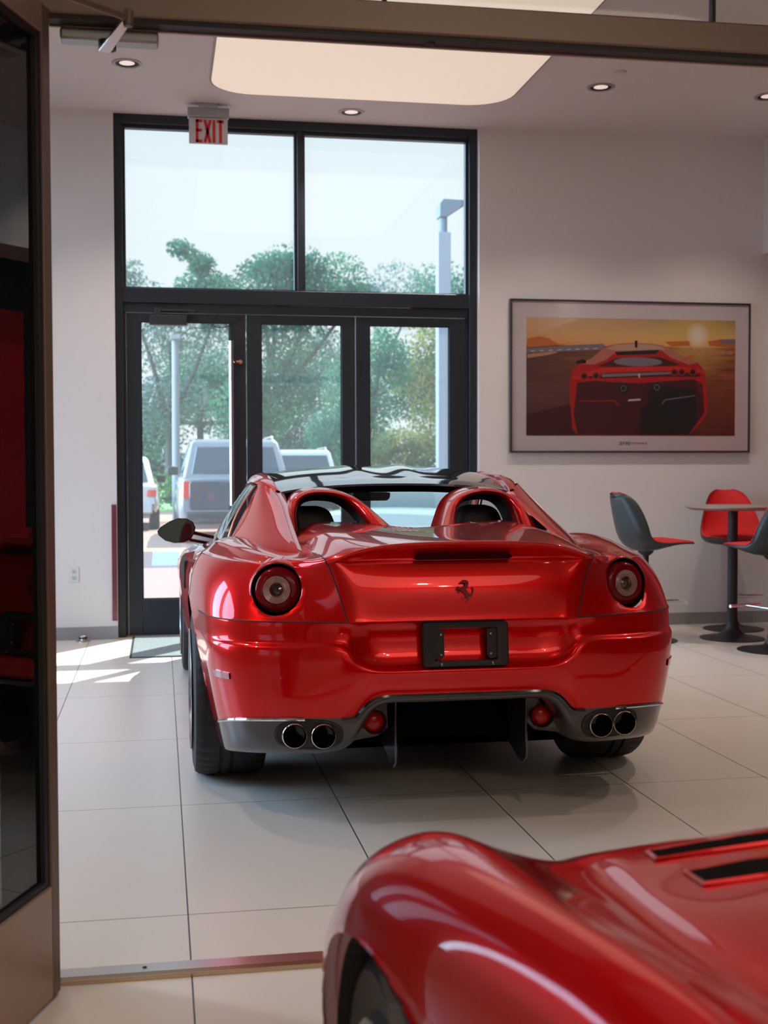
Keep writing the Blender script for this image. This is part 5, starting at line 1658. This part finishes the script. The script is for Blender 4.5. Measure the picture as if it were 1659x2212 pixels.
tree('broad teal-green tree rising highest behind the left transom pane', 3.4, 41, 3.6, [(0, 0, 6.4, 2.3, 1.3, 2.3), (-1.6, .2, 6.9, 1.4, 1.1, 1.3), (-2.6, 0, 8.3, .55, .5, .5), (-2.0, 0, 7.9, .6, .5, .5), (1.7, 0, 7.1, 1.6, 1.2, 1.3), (3.0, 0, 6.9, .9, .8, 1.1), (.4, 0, 7.9, 1.6, 1.1, .7), (.3, 0, 3.6, 2.2, 1.2, 1.9)], 'teal leaves', 640, .14)
tree('thin grey-green tree at the left side of the entrance door', 0.35, 46, 3.2, [(0, 0, 6.0, 2.2, 1.3, 2.0), (-1.6, 0, 8.0, .9, .9, 1.0), (1.7, 0, 6.9, 1.2, .9, 1.1), (-.5, 0, 3.5, 2.4, 1.2, 1.8)], 'grey green leaves', 300, .15)
tree('loose olive tree behind the right-hand pane beside the lamp post', 8.9, 36.2, 2.2, [(0, 0, 4.8, 2.2, 1.2, 1.5), (1.6, 0, 5.6, 1.2, 1.0, .9), (-1.5, 0, 4.1, 1.6, 1.1, 1.4), (.5, 0, 2.9, 2.4, 1.2, 1.2), (3.0, 0, 6.0, 1.3, 1.0, 1.0)], 'olive leaves', 380, .13, 1.3)
tree('dense dark teal tree behind the middle pane', 5.3, 33.2, 1.6, [(0, 0, 2.9, 1.2, 1.0, 1.6), (.5, 0, 4.4, .9, .9, 1.1), (-.6, .2, 1.9, .9, .8, .9)], 'teal leaves', 700, .11)
tree('pale grey-green tree behind the middle pane, further off', 4.2, 56, 4, [(-1.6, 0, 5.0, 2.6, 1.4, 2.4), (2.2, 0, 5.4, 2.4, 1.4, 2.2), (0, 0, 2.6, 3.4, 1.4, 1.8)], 'grey green leaves', 330, .17)
tree('sparse grey tree low behind the right transom pane', 9.6, 61, 4, [(0, 0, 9.4, 2.0, 1.4, 1.6), (-2.6, 0, 9.8, .9, 1.2, 1.5), (2.8, 0, 9.8, 2.2, 1.2, 1.7), (0, 0, 5.2, 3.4, 1.4, 2.6)], 'grey green leaves', 250, .17)
tree('dark leafy tree behind the silver off-road car', 1.6, 51, 3.4, [(0, 0, 4.6, 2.6, 1.3, 2.2), (-1.8, 0, 3.2, 1.8, 1.2, 1.8), (1.8, 0, 3.2, 1.8, 1.2, 1.8)], 'teal leaves', 380, .16)
tree('grey-green tree far left beyond the parked white pickup', -4.6, 56, 3.6, [(0, 0, 5.4, 3.0, 1.4, 2.8), (2.2, 0, 3.4, 2.2, 1.3, 2.2)], 'grey green leaves', 320, .17)
tree('low teal undergrowth behind the leftmost entrance pane', -1.4, 66, .8, [(0, 0, 1.6, 2.6, 1.2, 1.7), (2.4, 0, 1.3, 1.8, 1.1, 1.4), (-2.0, 0, 2.4, 1.8, 1.1, 2.2)], 'grey green leaves', 420, .18)
tree('low teal undergrowth behind the middle entrance pane', 6.6, 68, .8, [(0, 0, 1.8, 3.0, 1.2, 1.9), (2.8, 0, 2.6, 2.0, 1.1, 2.4), (-2.2, 0, 2.6, 1.6, 1.1, 2.2)], 'teal leaves', 420, .18)
tree('olive undergrowth low behind the right-hand entrance pane', 13.2, 66, .8, [(0, 0, 2.2, 2.6, 1.2, 2.2), (2.4, 0, 2.8, 2.0, 1.1, 2.4), (-2.0, 0, 1.8, 1.7, 1.1, 1.9)], 'olive leaves', 420, .18)
tree('teal tree at the far right edge of the right transom pane', 11.4, 46, 4, [(0, 0, 7.4, 2.3, 1.3, 2.0), (-2.2, 0, 4.0, 2.4, 1.2, 1.9)], 'teal leaves', 420, .15)
hd = empty('hedge', (4.5, 39.2, -.01), label='low bright green clipped hedge along the edge of the car park', cat='hedge')
lv = MB()
for q in range(46):
    leaves(lv, -12 + q * .65, 0, .60, .65, .42, .62, 190, .09)
lv.build('foliage', leafmat('hedge leaves', (0.046, 0.182, 0.039), (0.108, 0.270, 0.068)), hd, recalc=False)
MB().tube([(-12, 0, .35), (17.5, 0, .35)], .05, 6).build('hedge_stems', BARK, hd)

# ------------------------------------------------------------------ building seen only in reflections on the left
struct('side_yard_paving', MB().box(-40, XL - .26, -8, 10.04, -.12, -.02), BRICK2)
